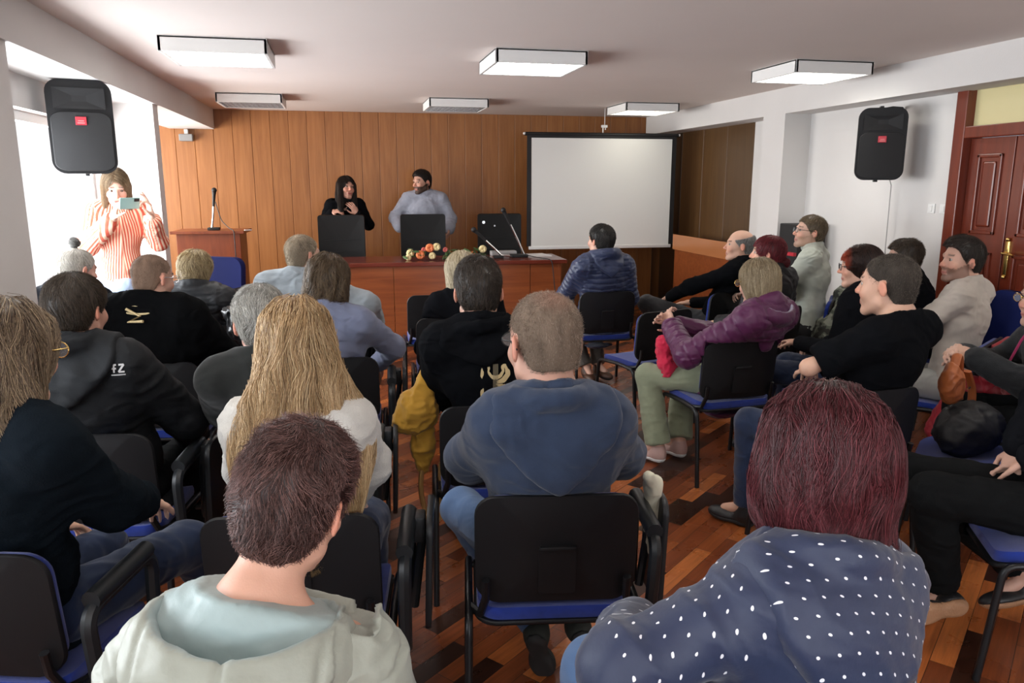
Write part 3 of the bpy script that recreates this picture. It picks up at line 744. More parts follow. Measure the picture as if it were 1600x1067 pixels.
def head_prims(S, hd, fem=0.0, jaw=1.0):
    w, s_, Rm = hd.w, hd.s, hd.R
    def E(c, r, k=0.02, mode='u', Rx=None): S.ell(w(c), A3(r) * s_, Rm if Rx is None else Rm @ Rx, k * s_, mode)
    def Cp(a, b, ra, rb=None, k=0.015): S.cap(w(a), w(b), ra * s_, (ra if rb is None else rb) * s_, k * s_)
    E((0, -0.014, 0.034), (0.0765, 0.098, 0.084))
    E((0, 0.028, -0.030), (0.060 * jaw, 0.064, 0.080), 0.03)
    for q in (-1, 1): Cp((q * 0.050 * jaw, 0.005, -0.062), (q * 0.016, 0.066, -0.100), 0.020, 0.016, 0.02)
    Cp((-0.010, 0.074, -0.100), (0.010, 0.074, -0.100), 0.015, k=0.02)
    Cp((-0.034, 0.079, 0.026), (0.034, 0.079, 0.026), 0.011, k=0.015)
    for q in (-1, 1):
        E((q * 0.036, 0.066, -0.028), (0.024, 0.020, 0.022), 0.02)
        E((q * 0.031, 0.099, 0.008), (0.019, 0.017, 0.012), 0.010, 's')
    Cp((0, 0.086, 0.012), (0, 0.109, -0.026), 0.0075, 0.011, 0.010)
    for q in (-1, 1): E((q * 0.011, 0.100, -0.031), (0.0075, 0.009, 0.0065), 0.006)
    Cp((-0.017, 0.087, -0.060), (0.017, 0.087, -0.060), 0.0065, k=0.008)
    Cp((-0.014, 0.086, -0.071), (0.014, 0.086, -0.071), 0.0070, k=0.008)
    for q in (-1, 1):
        Rx = np.array(Matrix.Rotation(R(q * 22), 3, 'Z') @ Matrix.Rotation(R(-8), 3, 'X'))
        E((q * 0.083, -0.012, -0.006), (0.0075, 0.019, 0.032), 0.006, 'u', Rx)
        E((q * 0.090, -0.006, -0.002), (0.005, 0.010, 0.018), 0.004, 's', Rx)
    return S

def skin_cols(V, hd, base, lips=(0.42, 0.13, 0.11), beard=None, brow=(0.06, 0.04, 0.03), scalp=None):
    c = np.tile(A3(base), (len(V), 1)); q = hd.l(V); inh = (q[:, 2] > -0.14) & (np.abs(q[:, 0]) < 0.11) & (q[:, 1] > -0.12) & (q[:, 1] < 0.14) & (q[:, 2] < 0.14)
    def mix(m, col):
        m = (np.clip(m, 0, 1) * inh)[:, None]; c[:] = c * (1 - m) + A3(col) * m
    red = A3(base) * (1.08, 0.78, 0.72)
    mix(1.4 - np.linalg.norm((q - (0, 0.108, -0.026)) / (0.02, 0.03, 0.02), axis=1), red)
    for s in (-1, 1):
        mix((1.3 - np.linalg.norm((q - (s * 0.040, 0.075, -0.030)) / 0.026, axis=1)) * 0.7, red)
        mix((1.6 - np.linalg.norm((q - (s * 0.086, -0.012, -0.006)) / (0.014, 0.024, 0.036), axis=1)) * 0.9, red)
        mix((1.15 - np.abs(q[:, 2] - 0.033 + 0.10 * (np.abs(q[:, 0]) - 0.03)) / 0.0045) * (np.abs(q[:, 0] - s * 0.031) < 0.017) * (q[:, 1] > 0.06), brow)
    mix((1.2 - np.abs(q[:, 2] + 0.0655) / 0.010) * (np.abs(q[:, 0]) < 0.022) * (q[:, 1] > 0.084), lips)
    if beard is not None:
        col, amt = beard
        m = ((q[:, 2] < -0.040 + 0.6 * np.maximum(0, 0.05 - q[:, 1])) & (q[:, 1] > -0.012) & (q[:, 2] > -0.125)) * 1.0
        m *= 1 - ((np.abs(q[:, 2] + 0.066) < 0.011) & (np.abs(q[:, 0]) < 0.022) & (q[:, 1] > 0.08)); mix(m * amt, col)
    if scalp is not None:
        f, col, amt = scalp; mix((f(q) > 0) * amt * (0.85 + 0.15 * vnoise(q * 90)), col)
    return c

def zl_short(q, front=0.066, nape=-0.078, temple=0.030):
    return np.interp(q[..., 1], [-0.12, -0.045, -0.030, 0.000, 0.012, 0.030, 0.055, 0.078, 0.11], [nape, nape + 0.004, -0.04, 0.018, -0.008, 0.010, temple + 0.018, front + 0.006, front + 0.008])

def tubes(P, r):
    n, m, _ = P.shape
    t = np.gradient(P, axis=1); t /= np.linalg.norm(t, axis=2, keepdims=True) + 1e-12
    ref = np.where(np.abs(t[..., 2:3]) < 0.8, np.array([0, 0, 1.0]), np.array([1.0, 0, 0]))
    a = np.cross(t, ref); a /= np.linalg.norm(a, axis=2, keepdims=True) + 1e-12; b = np.cross(a, t)
    V = np.stack([P + r[..., None] * (a * math.cos(q) + b * math.sin(q)) for q in (0.5, 2.6, 4.7)], 2)
    V = V.reshape(-1, 3)
    base = (np.arange(n)[:, None, None] * m + np.arange(m - 1)[None, :, None]) * 3; k = np.arange(3)[None, None, :]; k1 = (k + 1) % 3
    F = np.stack([base + k, base + k1, base + 3 + k1, base + 3 + k], -1).reshape(-1, 4)
    return V, F

def hair(parent, hd, spec, name='hair'):
    """spec: shape(S) adds prims in head units to an SDF, cutf(q)>0 keeps; strands follow the shape"""
    S = SDF(); spec['shape'](S); 
    if 'cut' in spec: S.fn(lambda P: -spec['cut'](P))
    V, Fq = S.mesh(spec.get('vox', 0.006))
    if not len(V): return
    cols = [A3(c) for c in spec['cols']]; n = spec.get('n', 2500); m = spec.get('m', 9)
    rg = np.random.default_rng(spec.get('seed', 3))
    # solid underlayer
    nz = vnoise(V * (60, 60, 14))[:, None]
    cU = cols[0] * (0.72 + 0.25 * nz)
    if 'tint' in spec: cU = spec['tint'](V, cU)
    VV = [V + vnormals(V, Fq) * (-0.0015 + spec.get('lock', 0.0) * vnoise(V * (48, 48, 7) + 9))[:, None]]; FF = [Fq]; CC = [cU]
    S2 = SDF(); spec['shape'](S2)
    src = V
    if 'start' in spec: src = V[spec['start'](V)]
    if len(src) and n:
        p = src[rg.integers(0, len(src), n)] + rg.normal(0, 0.003, (n, 3))
        ln = spec.get('len', 0.04) * rg.uniform(0.6, 1.15, n); ln = ln * (np.interp(p[:, 2], [-0.07, 0.03], [spec['taper'], 1.0]) if 'taper' in spec else 1.0); st = (ln / (m - 1))[:, None]
        lvl = rg.uniform(*spec.get('lvl', (-0.002, 0.002)), n); lift = spec.get('lift', 0.0) * rg.uniform(0.2, 1.2, n) * (np.interp(p[:, 2], [-0.07, 0.03], [spec['taper'], 1.0]) if 'taper' in spec else 1.0)
        ph = 7 * vnoise(p * 13 + 3) + rg.uniform(-0.7, 0.7, n); wv = spec.get('wave', 0.1); fr = spec.get('freq', 60.0)
        clump = spec.get('clump', 0.25); lock = spec.get('lock', 0.0)
        out = [p]; prev = None
        for i in range(m - 1):
            g = S2.grad(p); fl = spec['flow'](p)
            nn = np.stack([vnoise(p * 22 + 5), vnoise(p * 22 + 31), vnoise(p * 22 + 77)], -1)
            fl = fl + clump * nn + wv * np.stack([np.sin(ph + fr * i * st[:, 0]), np.cos(ph * 1.3 + fr * i * st[:, 0]), 0 * ph], -1)
            hug = spec.get('hug', 1.0)
            fl = fl - (fl * g).sum(-1, keepdims=True) * g * hug
            fl /= np.linalg.norm(fl, axis=-1, keepdims=True) + 1e-9
            p = p + fl * st
            d = S2.at(p); target = lvl + lift * ((i + 1) / (m - 1)) ** 1.5 + lock * vnoise(p * (48, 48, 7) + 9)
            corr = (target - d)
            if hug < 1: corr = np.maximum(corr, 0) + np.minimum(corr, 0) * hug * 0.3
            p = p + g * np.clip(corr, -0.02, 0.02)[:, None]
            if 'cut' in spec:
                bad = spec['cut'](p) < -spec.get('over', 0.004); p[bad] = out[-1][bad] + (p[bad] - out[-1][bad]) * 0.05
            out.append(p)
        P = np.stack(out, 1)
        r = spec.get('rad', 0.0006) * rg.uniform(0.7, 1.3, (n, 1)) * np.linspace(1, 0.25, m)[None] ** 0.7
        Vs, Fs = tubes(P, r)
        mixf = np.clip(rg.normal(0.5, 0.33, n) + 0.35 * vnoise(P[:, 0] * 35), 0, 1)
        c = cols[0] * (1 - mixf[:, None]) + cols[-1] * mixf[:, None]
        if len(cols) > 2: sel = rg.random(n) < spec.get('mid', 0.3); c[sel] = cols[1]
        c = np.repeat(c, m, 0)
        if 'tint' in spec: c = spec['tint'](P.reshape(-1, 3), c)
        c = np.repeat(c, 3, 0)
        VV.append(Vs); FF.append(Fs + len(V)); CC.append(c)
    return npmesh(name, hd.W(np.concatenate(VV)), np.concatenate(FF), M_stub if spec.get('stub') else M_hair, parent, np.clip(np.concatenate(CC), 0.001, 1))

WH = A3((0.0, -0.045, 0.105))
def flow_short(p):
    v = p - WH; v = v / (np.linalg.norm(v, axis=-1, keepdims=True) + 1e-6)
    return v * 1.0 + A3((0.15, 0, -0.35)) * (p[..., 2:3] < 0.09) * (p[..., 1:2] < 0.03) + A3((0.3, 0, 0.1)) * (p[..., 1:2] > 0.04)
def flow_down(p):
    v = p * A3((1, 1, 0)) - A3((0, -0.01, 0)); w = np.clip((p[..., 1:2] + 0.02) / 0.05, 0, 1); sd = np.stack([np.tanh((p[..., 0] - 0.012) * 60), -0.25 + 0 * p[..., 0], 0 * p[..., 0]], -1); v = v / (np.linalg.norm(v, axis=-1, keepdims=True) + 1e-6) * (1 - w) + sd * w; v /= (np.linalg.norm(v, axis=-1, keepdims=True) + 1e-6)
    return v * 0.8 * np.clip((p[..., 2:3] - 0.02) / 0.09, 0, 1) + A3((0, 0, -1.0))
def H_short(cols, t=0.010, ln=0.035, lift=0.006, n=2600, front=0.066, nape=-0.078, temple=0.03, thin=None, rad=0.0007, top=0.0, **k):
    def shape(S):
        S.ell((0, -0.016, 0.036), (0.0765 + t, 0.098 + t, 0.084 + t))
        if top: S.ell((0, 0.01, 0.07), (0.062 + t, 0.085 + t, 0.052 + t + top), k=0.03)
        S.ell((0, -0.035, -0.03), (0.064 + t * .6, 0.068 + t * .5, 0.07), k=0.03)
    def cut(q):
        z = q[..., 2] - zl_short(q, front, nape, temple) + 0.004 * vnoise(q * 70)
        if thin is not None: z = np.minimum(z, thin(q))
        return z
    d = dict(shape=shape, cut=cut, flow=flow_short, cols=cols, len=ln, lift=lift, n=n, rad=rad, lvl=(-0.003, 0.001), m=6, wave=0.25, clump=0.5, freq=120, taper=0.35)
    d.update(k); return d
def face_cut(q, w=0.062, y0=0.035, top=0.062, bottom=-0.2):
    """>0 outside the face opening"""
    a = np.maximum(np.maximum(np.abs(q[..., 0]) - w, y0 - q[..., 1]), np.maximum(q[..., 2] - top, bottom - q[..., 2]))
    return a
def torso_frame(J):
    up = nrm(J['nb'] - J['pel']); r = J['shR'] - J['shL']; r = nrm(r - (r @ up) * up); f = np.cross(up, r)
    return np.stack([r, f, up], 1)
def torso_prims(S, J, t, bw=1.0, bd=1.0, hem=0.0, trap=True, k=0.045, arms_k=0.03):
    F = torso_frame(J); pel, nb = J['pel'], J['nb']
    ln = np.linalg.norm(nb - pel); up = F[:, 2]; fw = F[:, 1]; sp = J['sp']
    wa = pel + (sp - pel) * 0.55 + fw * 0.01; ch = sp + (nb - sp) * 0.42 + fw * 0.005
    S.ell(pel + up * (0.03 - hem), (0.158 * bw + t, 0.115 * bd + t, 0.11 + t), F, k)
    S.ell(wa, (0.142 * bw + t, 0.102 * bd + t, 0.17 + t), F, k)
    S.ell(ch, (0.160 * bw + t, 0.112 * (bd * 0.4 + 0.6) + t, 0.17 + t), F, k)
    S.cap(J['shL'] + (J['shR'] - J['shL']) * 0.10, J['shR'] + (J['shL'] - J['shR']) * 0.10, 0.052 + t, k=k)
    if trap:
        for s in ('L', 'R'): S.cap(nb + up * 0.035, J['sh' + s] * 0.8 + nb * 0.2 + up * 0.012, 0.044 + t * .7, 0.046 + t * .8, k=k)
def arm_prims(S, J, s, t, upto=1.0, k=0.03, loose=0.0):
    a, b, c = J['sh' + s], J['el' + s], J['wr' + s]
    S.cap(a, b, 0.050 + t, 0.042 + t + loose * .3, k + 0.02)
    if upto > 0:
        e = b + (c - b) * min(upto, 1.0); S.cap(b, e, 0.042 + t + loose * .3, 0.028 + (0.04 - 0.028) * (1 - min(upto, 1)) + t * 0.9 + loose, k)
def hand_prims(S, w, d, n, side, curl=35, spread=0.0, sc=1.0, thumb=(0.5, 0.6), curls=None):
    """w wrist, d finger direction, n palm normal; side +1 right hand, -1 left"""
    w, d, n = A3(w), nrm(d), A3(n); n = nrm(n - (n @ d) * d); lat = np.cross(d, n) * side   # towards little finger / thumb is -lat
    F = np.stack([lat, d, n], 1)
    S.cap(w - d * 0.02, w + d * 0.02, 0.025 * sc, 0.026 * sc, 0.015)
    S.ell(w + d * 0.050 * sc, A3((0.041, 0.050, 0.015)) * sc, F, 0.012)
    for i, (o, L0) in enumerate(((-0.029, 0.040), (-0.0095, 0.045), (0.0105, 0.042), (0.029, 0.033))):
        p = w + (d * 0.088 + lat * o * (1 + 0.0)) * sc; a = 0; dd = nrm(d + lat * (o * 8 * spread)); cu = (curls[i] if curls else curl * (0.9 + 0.08 * i))
        for j, (l, r0, r1) in enumerate(((L0, 0.0088, 0.0080), (L0 * 0.62, 0.0080, 0.0074), (L0 * 0.5, 0.0074, 0.0064))):
            a += R(cu) * (0.75, 1.0, 0.7)[j]; v = dd * math.cos(a) + n * math.sin(a); q = p + v * l * sc
            S.cap(p, q, r0 * sc, r1 * sc, 0.0025); p = q
    p = w + (d * 0.020 - lat * 0.026) * sc
    v1 = nrm(d * 0.7 - lat * 0.8 + n * thumb[0]); q = p + v1 * 0.042 * sc; S.cap(p, q, 0.0135 * sc, 0.0105 * sc, 0.012)
    v2 = nrm(d * 1.0 - lat * 0.3 + n * thumb[1]); r = q + v2 * 0.030 * sc; S.cap(q, r, 0.0100 * sc, 0.0085 * sc, 0.003)
    v3 = nrm(d * 1.0 - lat * 0.05 + n * thumb[1]); S.cap(r, r + v3 * 0.024 * sc, 0.0085 * sc, 0.007 * sc, 0.003)

def folds(V, Nn, amp, f=(7, 7, 11), seed=0.0):
    W = V * A3(f) + seed; W = W + 0.8 * np.stack([vnoise(V * 5 + 3 + seed), vnoise(V * 5 + 17), vnoise(V * 5 + 40)], -1)
    r = 1 - 2 * np.abs(vnoise(W)); r2 = 1 - 2 * np.abs(vnoise(W * 2.1 + 9)); r3 = 1 - 2 * np.abs(vnoise(W * 4.3 + 21))
    return V + Nn * (1.5 * amp * (np.abs(r) * r * 0.8 + r2 * 0.4 + r3 * 0.14))[:, None]
def arm_coord(V, J, full=False):
    """(distance along the sleeve from the shoulder, is it the sleeve)"""
    best = np.full(len(V), 9.0); al = np.zeros(len(V))
    for s in 'LR':
        a, b, c = J['sh' + s], J['el' + s], J['wr' + s]; off = 0
        for p, q in ((a, b), (b, c)):
            d = q - p; t = np.clip(((V - p) @ d) / (d @ d), 0, 1); ds = np.linalg.norm(V - p - t[:, None] * d, axis=1)
            m = ds < best; best[m] = ds[m]; al[m] = off + t[m] * np.linalg.norm(d); off += np.linalg.norm(d)
    ax = J['sp'] - J['pel']; 
    side = np.abs((V - J['nb']) @ nrm(J['shR'] - J['shL']))
    if full: return al, (side > np.linalg.norm(J['shR'] - J['shL']) * 0.47) & (best < 0.12), best
    return al, (side > np.linalg.norm(J['shR'] - J['shL']) * 0.47) & (best < 0.12)
def cloth_mesh(name, S, h, m, parent, J=None, fold=0.003, post=None, colf=None, f=(7, 7, 11), seed=0.0):
    V, Fq = S.mesh(h); Nn = vnormals(V, Fq); V0 = V
    if fold: V = folds(V, Nn, fold, f, seed)
    cols = colf(V0, Nn) if colf else None
    if post: V = V + Nn * post(V0, Nn)[:, None]
    return npmesh(name, V, Fq, m, parent, cols)

SKIN = (0.56, 0.30, 0.205)
def chair_cut(S, loc, a, seat, e=0.0):
    """what sits on a chair is pressed flat by its back and its seat cushion"""
    if seat is None: return
    sx, sy, sa = seat; M0 = np.array(Matrix.Rotation(a, 3, 'Z')); M1 = np.array(Matrix.Rotation(sa, 3, 'Z')); off = A3((loc[0] - sx, loc[1] - sy, 0))
    def f(P):
        q = (P @ M0.T + off) @ M1
        x, y, z = q[..., 0], q[..., 1], q[..., 2]
        inb = (np.abs(x) < 0.232) & (z < 0.812) & (z > 0.475) & (y < -0.03) & (y > -0.42)
        yb = -0.235 + 0.030 * (2 * x / 0.46) ** 2 + 0.046 - 0.10 * (z - 0.645)
        ed = np.minimum(0.232 - np.abs(x), 0.815 - z)
        d1 = np.where(inb, np.minimum(yb - y + e, ed * 2.0), -9.0)
        ins = (np.abs(x) < 0.228) & (y > -0.22) & (y < 0.215) & (z < 0.478) & (z > 0.36)
        d2 = np.where(ins, np.minimum(0.470 - z + e, 0.03), -9.0)
        return np.maximum(d1, d2)
    S.fn(f)
def person(label, loc, rot, head, hr=(0, 0, 0), hs=1.08, J={}, skin=SKIN, hair_spec=None, top=None, bottom=None, shoes=None,
           stand=False, bw=1.0, bd=1.0, sw=0.178, vox=0.008, cvox=0.010, hands={}, lips=(0.40, 0.13, 0.11), beard=None, scalp=None, brow=(0.06, 0.04, 0.03),
           glasses=None, group=None, seat='auto', eyes=True, extra=None, jaw=1.0, hidelegs=False, iris=(0.08, 0.05, 0.03)):
    a = R(rot); Rz = np.array(Matrix.Rotation(a, 3, 'Z')); o0 = A3((loc[0], loc[1], 0))
    t = empty('person', (loc[0], loc[1], 0), a, label, 'person', group)
    seat = None if stand else (SEAT[0] if seat == 'auto' else seat)
    loc_ = lambda p: (A3(p) - o0) @ Rz
    hR = Rz.T @ rot_zxy(*hr); hc = loc_(head); hd = Head(hc, hR, hs)
    j = {}
    j['pel'] = A3((0, -0.075, 0.93)) if stand else A3((0, -0.045, 0.55))
    nb = hc + hR @ (A3((0, -0.050, -0.128)) * hs); nb = nb * 0.6 + (hc + A3((0, -0.055, -0.135)) * hs) * 0.4; j['nb'] = nb
    j['sp'] = j['pel'] * 0.55 + nb * 0.45 + A3((0, -0.012, 0))
    if 'pel' in J: j['pel'] = A3(J['pel']); j['sp'] = j['pel'] * 0.55 + nb * 0.45 + A3((0, -0.012, 0))
    tw = R(J.get('twist', 0)); rx = A3((math.cos(tw), math.sin(tw), 0)); tl = J.get('tilt', 0.0)
    for s, q in (('L', -1), ('R', 1)):
        sh = nb + rx * sw * q + A3((0, -0.008, -0.060 + tl * q)); j['sh' + s] = sh
        if stand:
            j['el' + s] = sh + A3((q * 0.06, -0.03, -0.27)); j['wr' + s] = sh + A3((q * 0.07, 0.05, -0.50))
            j['hi' + s] = j['pel'] + A3((q * 0.09, 0, -0.05)); j['kn' + s] = A3((q * 0.10, -0.04, 0.49)); j['an' + s] = A3((q * 0.11, -0.09, 0.09)); j['to' + s] = A3((q * 0.14, 0.05, 0.035))
        else:
            j['el' + s] = sh + A3((q * 0.075, 0.05, -0.27)); j['wr' + s] = A3((q * 0.09, 0.24, 0.655))
            j['hi' + s] = j['pel'] + A3((q * 0.09, 0.02, -0.01)); j['kn' + s] = A3((q * 0.13, 0.36, 0.53)); j['an' + s] = A3((q * 0.12, 0.36, 0.10)); j['to' + s] = A3((q * 0.15, 0.50, 0.035))
    if 'nbo' in J:
        for k_ in ('nb', 'shL', 'shR', 'elL', 'elR'): j[k_] = j[k_] + A3(J['nbo'])
    for k_, v in J.items():
        if k_ not in ('twist', 'tilt', 'nbo'): j[k_] = A3(v)
    # ---- body: one continuous surface
    S = SDF(); head_prims(S, hd, jaw=jaw)
    S.cap(hd.w((0, -0.022, -0.055)), j['nb'] + (hc - j['nb']) * 0.12, 0.051 * hs * jaw, 0.055 * hs, 0.03); S.cap(j['nb'] + (hc - j['nb']) * 0.12, j['nb'] - A3((0, 0, 0.03)), 0.055 * hs, 0.06, 0.03)
    torso_prims(S, j, -0.014, bw, bd, k=0.04)
    for s, q in (('L', -1), ('R', 1)):
        arm_prims(S, j, s, -0.008, 1.0, 0.02)
        h = hands.get(s, {}); d = A3(h.get('d', j['wr' + s] - j['el' + s])); n = A3(h.get('n', (0, 0, -1) if not stand else (-q, 0, 0)))
        hand_prims(S, j['wr' + s], d, n, q, h.get('curl', 30), h.get('spread', 0.3), h.get('sc', 1.0), h.get('thumb', (0.4, 0.5)), h.get('curls'))
        S.cap(j['hi' + s], j['kn' + s], 0.072, 0.050, 0.04); S.cap(j['kn' + s], j['an' + s], 0.048, 0.034, 0.02); u_ = nrm((shoes or {}).get('up' + s, (0, 0, 1))); f_ = j['to' + s] - j['an' + s]; f_ = nrm(f_ - (f_ @ u_) * u_); S.cap(j['an' + s], j['an' + s] + f_ * 0.11 - u_ * 0.035, 0.032, 0.022, 0.02)
    chair_cut(S, loc, a, seat, 0.006)
    V, Fq = S.mesh(vox)
    npmesh('body', V, Fq, M_skin, t, np.clip(skin_cols(V, hd, skin, lips, beard, brow, scalp), 0.001, 1))
    if eyes:
        for q in (-1, 1):
            bm = nb_(); bmesh.ops.create_uvsphere(bm, u_segments=14, v_segments=10, radius=0.0115 * hs)
            v = np.array([x.co[:] for x in bm.verts]); f = np.array([[l.vert.index for l in fc.loops] for fc in bm.faces if len(fc.loops) == 4]); bm.free()
            c = np.tile(A3((0.40, 0.36, 0.33)), (len(v), 1)); yy = v[:, 2] / (0.0115 * hs); c[yy > 0.80] = iris; c[yy > 0.96] = (0.005, 0.005, 0.005)
            v = v @ np.array([[1, 0, 0], [0, 0, 1], [0, 1, 0]]).T   # pole to +y
            npmesh('eye', hd.c + (v + A3((q * 0.031, 0.0745, 0.007)) * hs) @ hR.T, f, M_eye, t, c)
    if hair_spec:
        for hs_ in (hair_spec if isinstance(hair_spec, list) else [hair_spec]): hair(t, hd, hs_, hs_.get('name', 'hair'))
    if glasses:
        bm = nb_(); g = t
        w = lambda x, y, z: Vector(hd.w((x, y, z)))
        for q in (-1, 1):
            pts = [w(q * 0.034 + 0.025 * math.cos(u), 0.106 - 0.25 * abs(q * 0.034 + 0.025 * math.cos(u) ) ** 1.6, 0.004 + 0.018 * math.sin(u)) for u in np.linspace(0, 2 * math.pi, 19)]
            tube(bm, pts, 0.0016 * hs, 6, caps=False); tube(bm, [w(q * 0.059, 0.100, 0.010), w(q * 0.083, 0.045, 0.010), w(q * 0.088, -0.005, 0.012), w(q * 0.085, -0.03, -0.006)], 0.0020 * hs, 6)
        tube(bm, [w(-0.010, 0.106, 0.008), w(0, 0.112, 0.011), w(0.010, 0.106, 0.008)], 0.0016 * hs, 6)
        gl = obj('glasses', bm, glasses, t, True)
        bm = nb_()
        for q in (-1, 1): bm.faces.new([bm.verts.new(w(q * 0.034 + 0.024 * math.cos(u), 0.105 - 0.25 * abs(q * 0.034 + 0.024 * math.cos(u)) ** 1.6, 0.004 + 0.017 * math.sin(u))) for u in np.linspace(0, 2 * math.pi, 18)[:-1]])
        obj('lens', bm, M_glass, gl, True)
    # ---- clothes
    if top:
        tk = top.get('t', 0.012); S = SDF(); torso_prims(S, j, tk, bw, bd, top.get('hem', 0.02), k=0.05)
        up_ = top.get('sleeve', 0.93)
        if up_ > -1:
            for s in 'LR':
                if up_ >= 0: arm_prims(S, j, s, tk * 0.8 + 0.002, up_, 0.035, top.get('loose', 0.0))
                else:
                    a_, b_ = j['sh' + s], j['el' + s]; S.cap(a_, a_ + (b_ - a_) * (-up_), 0.056 + tk, 0.052 + tk, 0.035)
                    S.cut(a_ + (b_ - a_) * (-up_), b_ - a_, a_ + (b_ - a_) * (-up_), 0.10)
        if top.get('collar'):
            cr, ch = top['collar']; ax = hd.w((0, -0.03, -0.06)) - j['nb']; S.tor(j['nb'] + nrm(ax) * 0.045 + A3((0, 0.004, 0)), ax, 0.062 * hs, cr, 0.02, sq=ch)
        if 'shape' in top: top['shape'](S, j, hd)
        ax = nrm(hd.w((0, -0.03, -0.06)) - j['nb'])
        if top.get('neckcut', True): S.cut(j['nb'] + ax * top.get('neckz', 0.055), ax, j['nb'] + ax * 0.13, 0.14)
        if top.get('vneck'):
            F = torso_frame(j); p0 = j['nb'] + F[:, 1] * 0.10 - F[:, 2] * 0.10
            S.ell(j['nb'] + F[:, 1] * 0.12 + F[:, 2] * 0.02, (0.05, 0.10, 0.13), F, 0.01, 's')
        chair_cut(S, loc, a, seat); j['_sdf'] = S
        pf = (lambda V, Nn: top['post'](V, Nn, j)) if 'post' in top else None
        cf = (lambda V, Nn: top['colf'](V, Nn, j)) if 'colf' in top else None
        to = cloth_mesh(top.get('name', 'sweater'), S, cvox, top['m'], t, j, top.get('fold', 0.0035), pf, cf, top.get('f', (7, 7, 11)), seed=loc[0] * 3)
        for dc in top.get('decals', []): dc(S, j, hd, to)
        if 'hood' in top:
            S = SDF(); top['hood'](S, j, hd)
            cf2 = (lambda V, Nn: top['hoodcol'](V, Nn, j, hd)) if 'hoodcol' in top else cf
            pf2 = (lambda V, Nn: top['hoodpost'](V, Nn, j)) if top.get('hoodpost') else None
            cloth_mesh('hood', S, min(cvox, 0.008), top.get('hoodm', top['m']), to, j, top.get('fold', 0.0035) * 0.8, pf2, cf2, seed=2.0)
    if bottom:
        S = SDF(); tb = bottom.get('t', 0.012); F = torso_frame(j)
        S.ell(j['pel'] + A3((0, 0.01, 0.0)), (0.160 * bw + tb, 0.12 * bd + tb, 0.11 + tb), None, 0.04)
        for s in 'LR':
            fl = bottom.get('flare', 0.0); e = bottom.get('len', 0.95); c_ = j['kn' + s] + (j['an' + s] - j['kn' + s]) * e
            S.cap(j['hi' + s], j['kn' + s], 0.078 + tb, 0.056 + tb, 0.04); S.cap(j['kn' + s], c_, 0.056 + tb, 0.044 + tb + fl, 0.02)
            dn = j['an' + s] - j['kn' + s]; S.cut(c_ + nrm(dn) * 0.005, dn, c_ + nrm(dn) * 0.055, 0.072 + fl)
        chair_cut(S, loc, a, seat)
        cloth_mesh('trousers', S, cvox, bottom['m'], t, j, bottom.get('fold', 0.004), None, None, (8, 8, 10))
    if shoes:
        for s, q in (('L', -1), ('R', 1)):
            an, to_ = j['an' + s], j['to' + s]; d = nrm(to_ - an); dz = A3(shoes.get('up' + s, (0, 0, 1))); f_ = to_ - an; 
            f_ = nrm(f_ - (f_ @ nrm(dz)) * nrm(dz)); u = nrm(dz); r_ = np.cross(f_, u); F = np.stack([r_, f_, u], 1); base = an - u * 0.055
            L_ = shoes.get('L', 0.27)
            def shp(S, g=0.0):
                S.ell(base + f_ * 0.0 , (0.037 + g, 0.05 + g, 0.045), F, 0.03); S.ell(base + f_ * (L_ * 0.42) - u * 0.012, (0.046 + g, 0.085 + g, 0.036), F, 0.03)
            S = SDF(); shp(S); S.cap(an + u * 0.0, an - u * 0.03, 0.040, 0.042, 0.03); S.cut(an + u * 0.012, u, an + u * 0.05, 0.09); S.cut(base - u * 0.018, -u)
            V, Fq = S.mesh(min(cvox, 0.007)); so = npmesh('shoe', V, Fq, shoes['m'], t)
            S = SDF(); S.ell(base + u * 0.0, (0.040, 0.055, 0.05), F, 0.03); S.ell(base + f_ * (L_ * 0.42), (0.050, 0.092, 0.05), F, 0.04)
            S.cut(base - u * 0.016, u); S.cut(base - u * 0.040, -u)
            V, Fq = S.mesh(min(cvox, 0.007)); s2 = npmesh('sole', V, Fq, shoes.get('sole', M_white), so)
    if extra: extra(t, j, hd, loc_)
    return t, j, hd
def out_at(j, p, fw, lift):
    """move p back along -fw until it lies `lift` outside the garment"""
    S = j['_sdf']; p = A3(p) + fw * 0.08
    for _ in range(40):
        d = float(S.at(p[None])[0])
        if d > lift - 0.001: break
        p = p - fw * max(0.002, (lift - d) * 0.7)
    return p
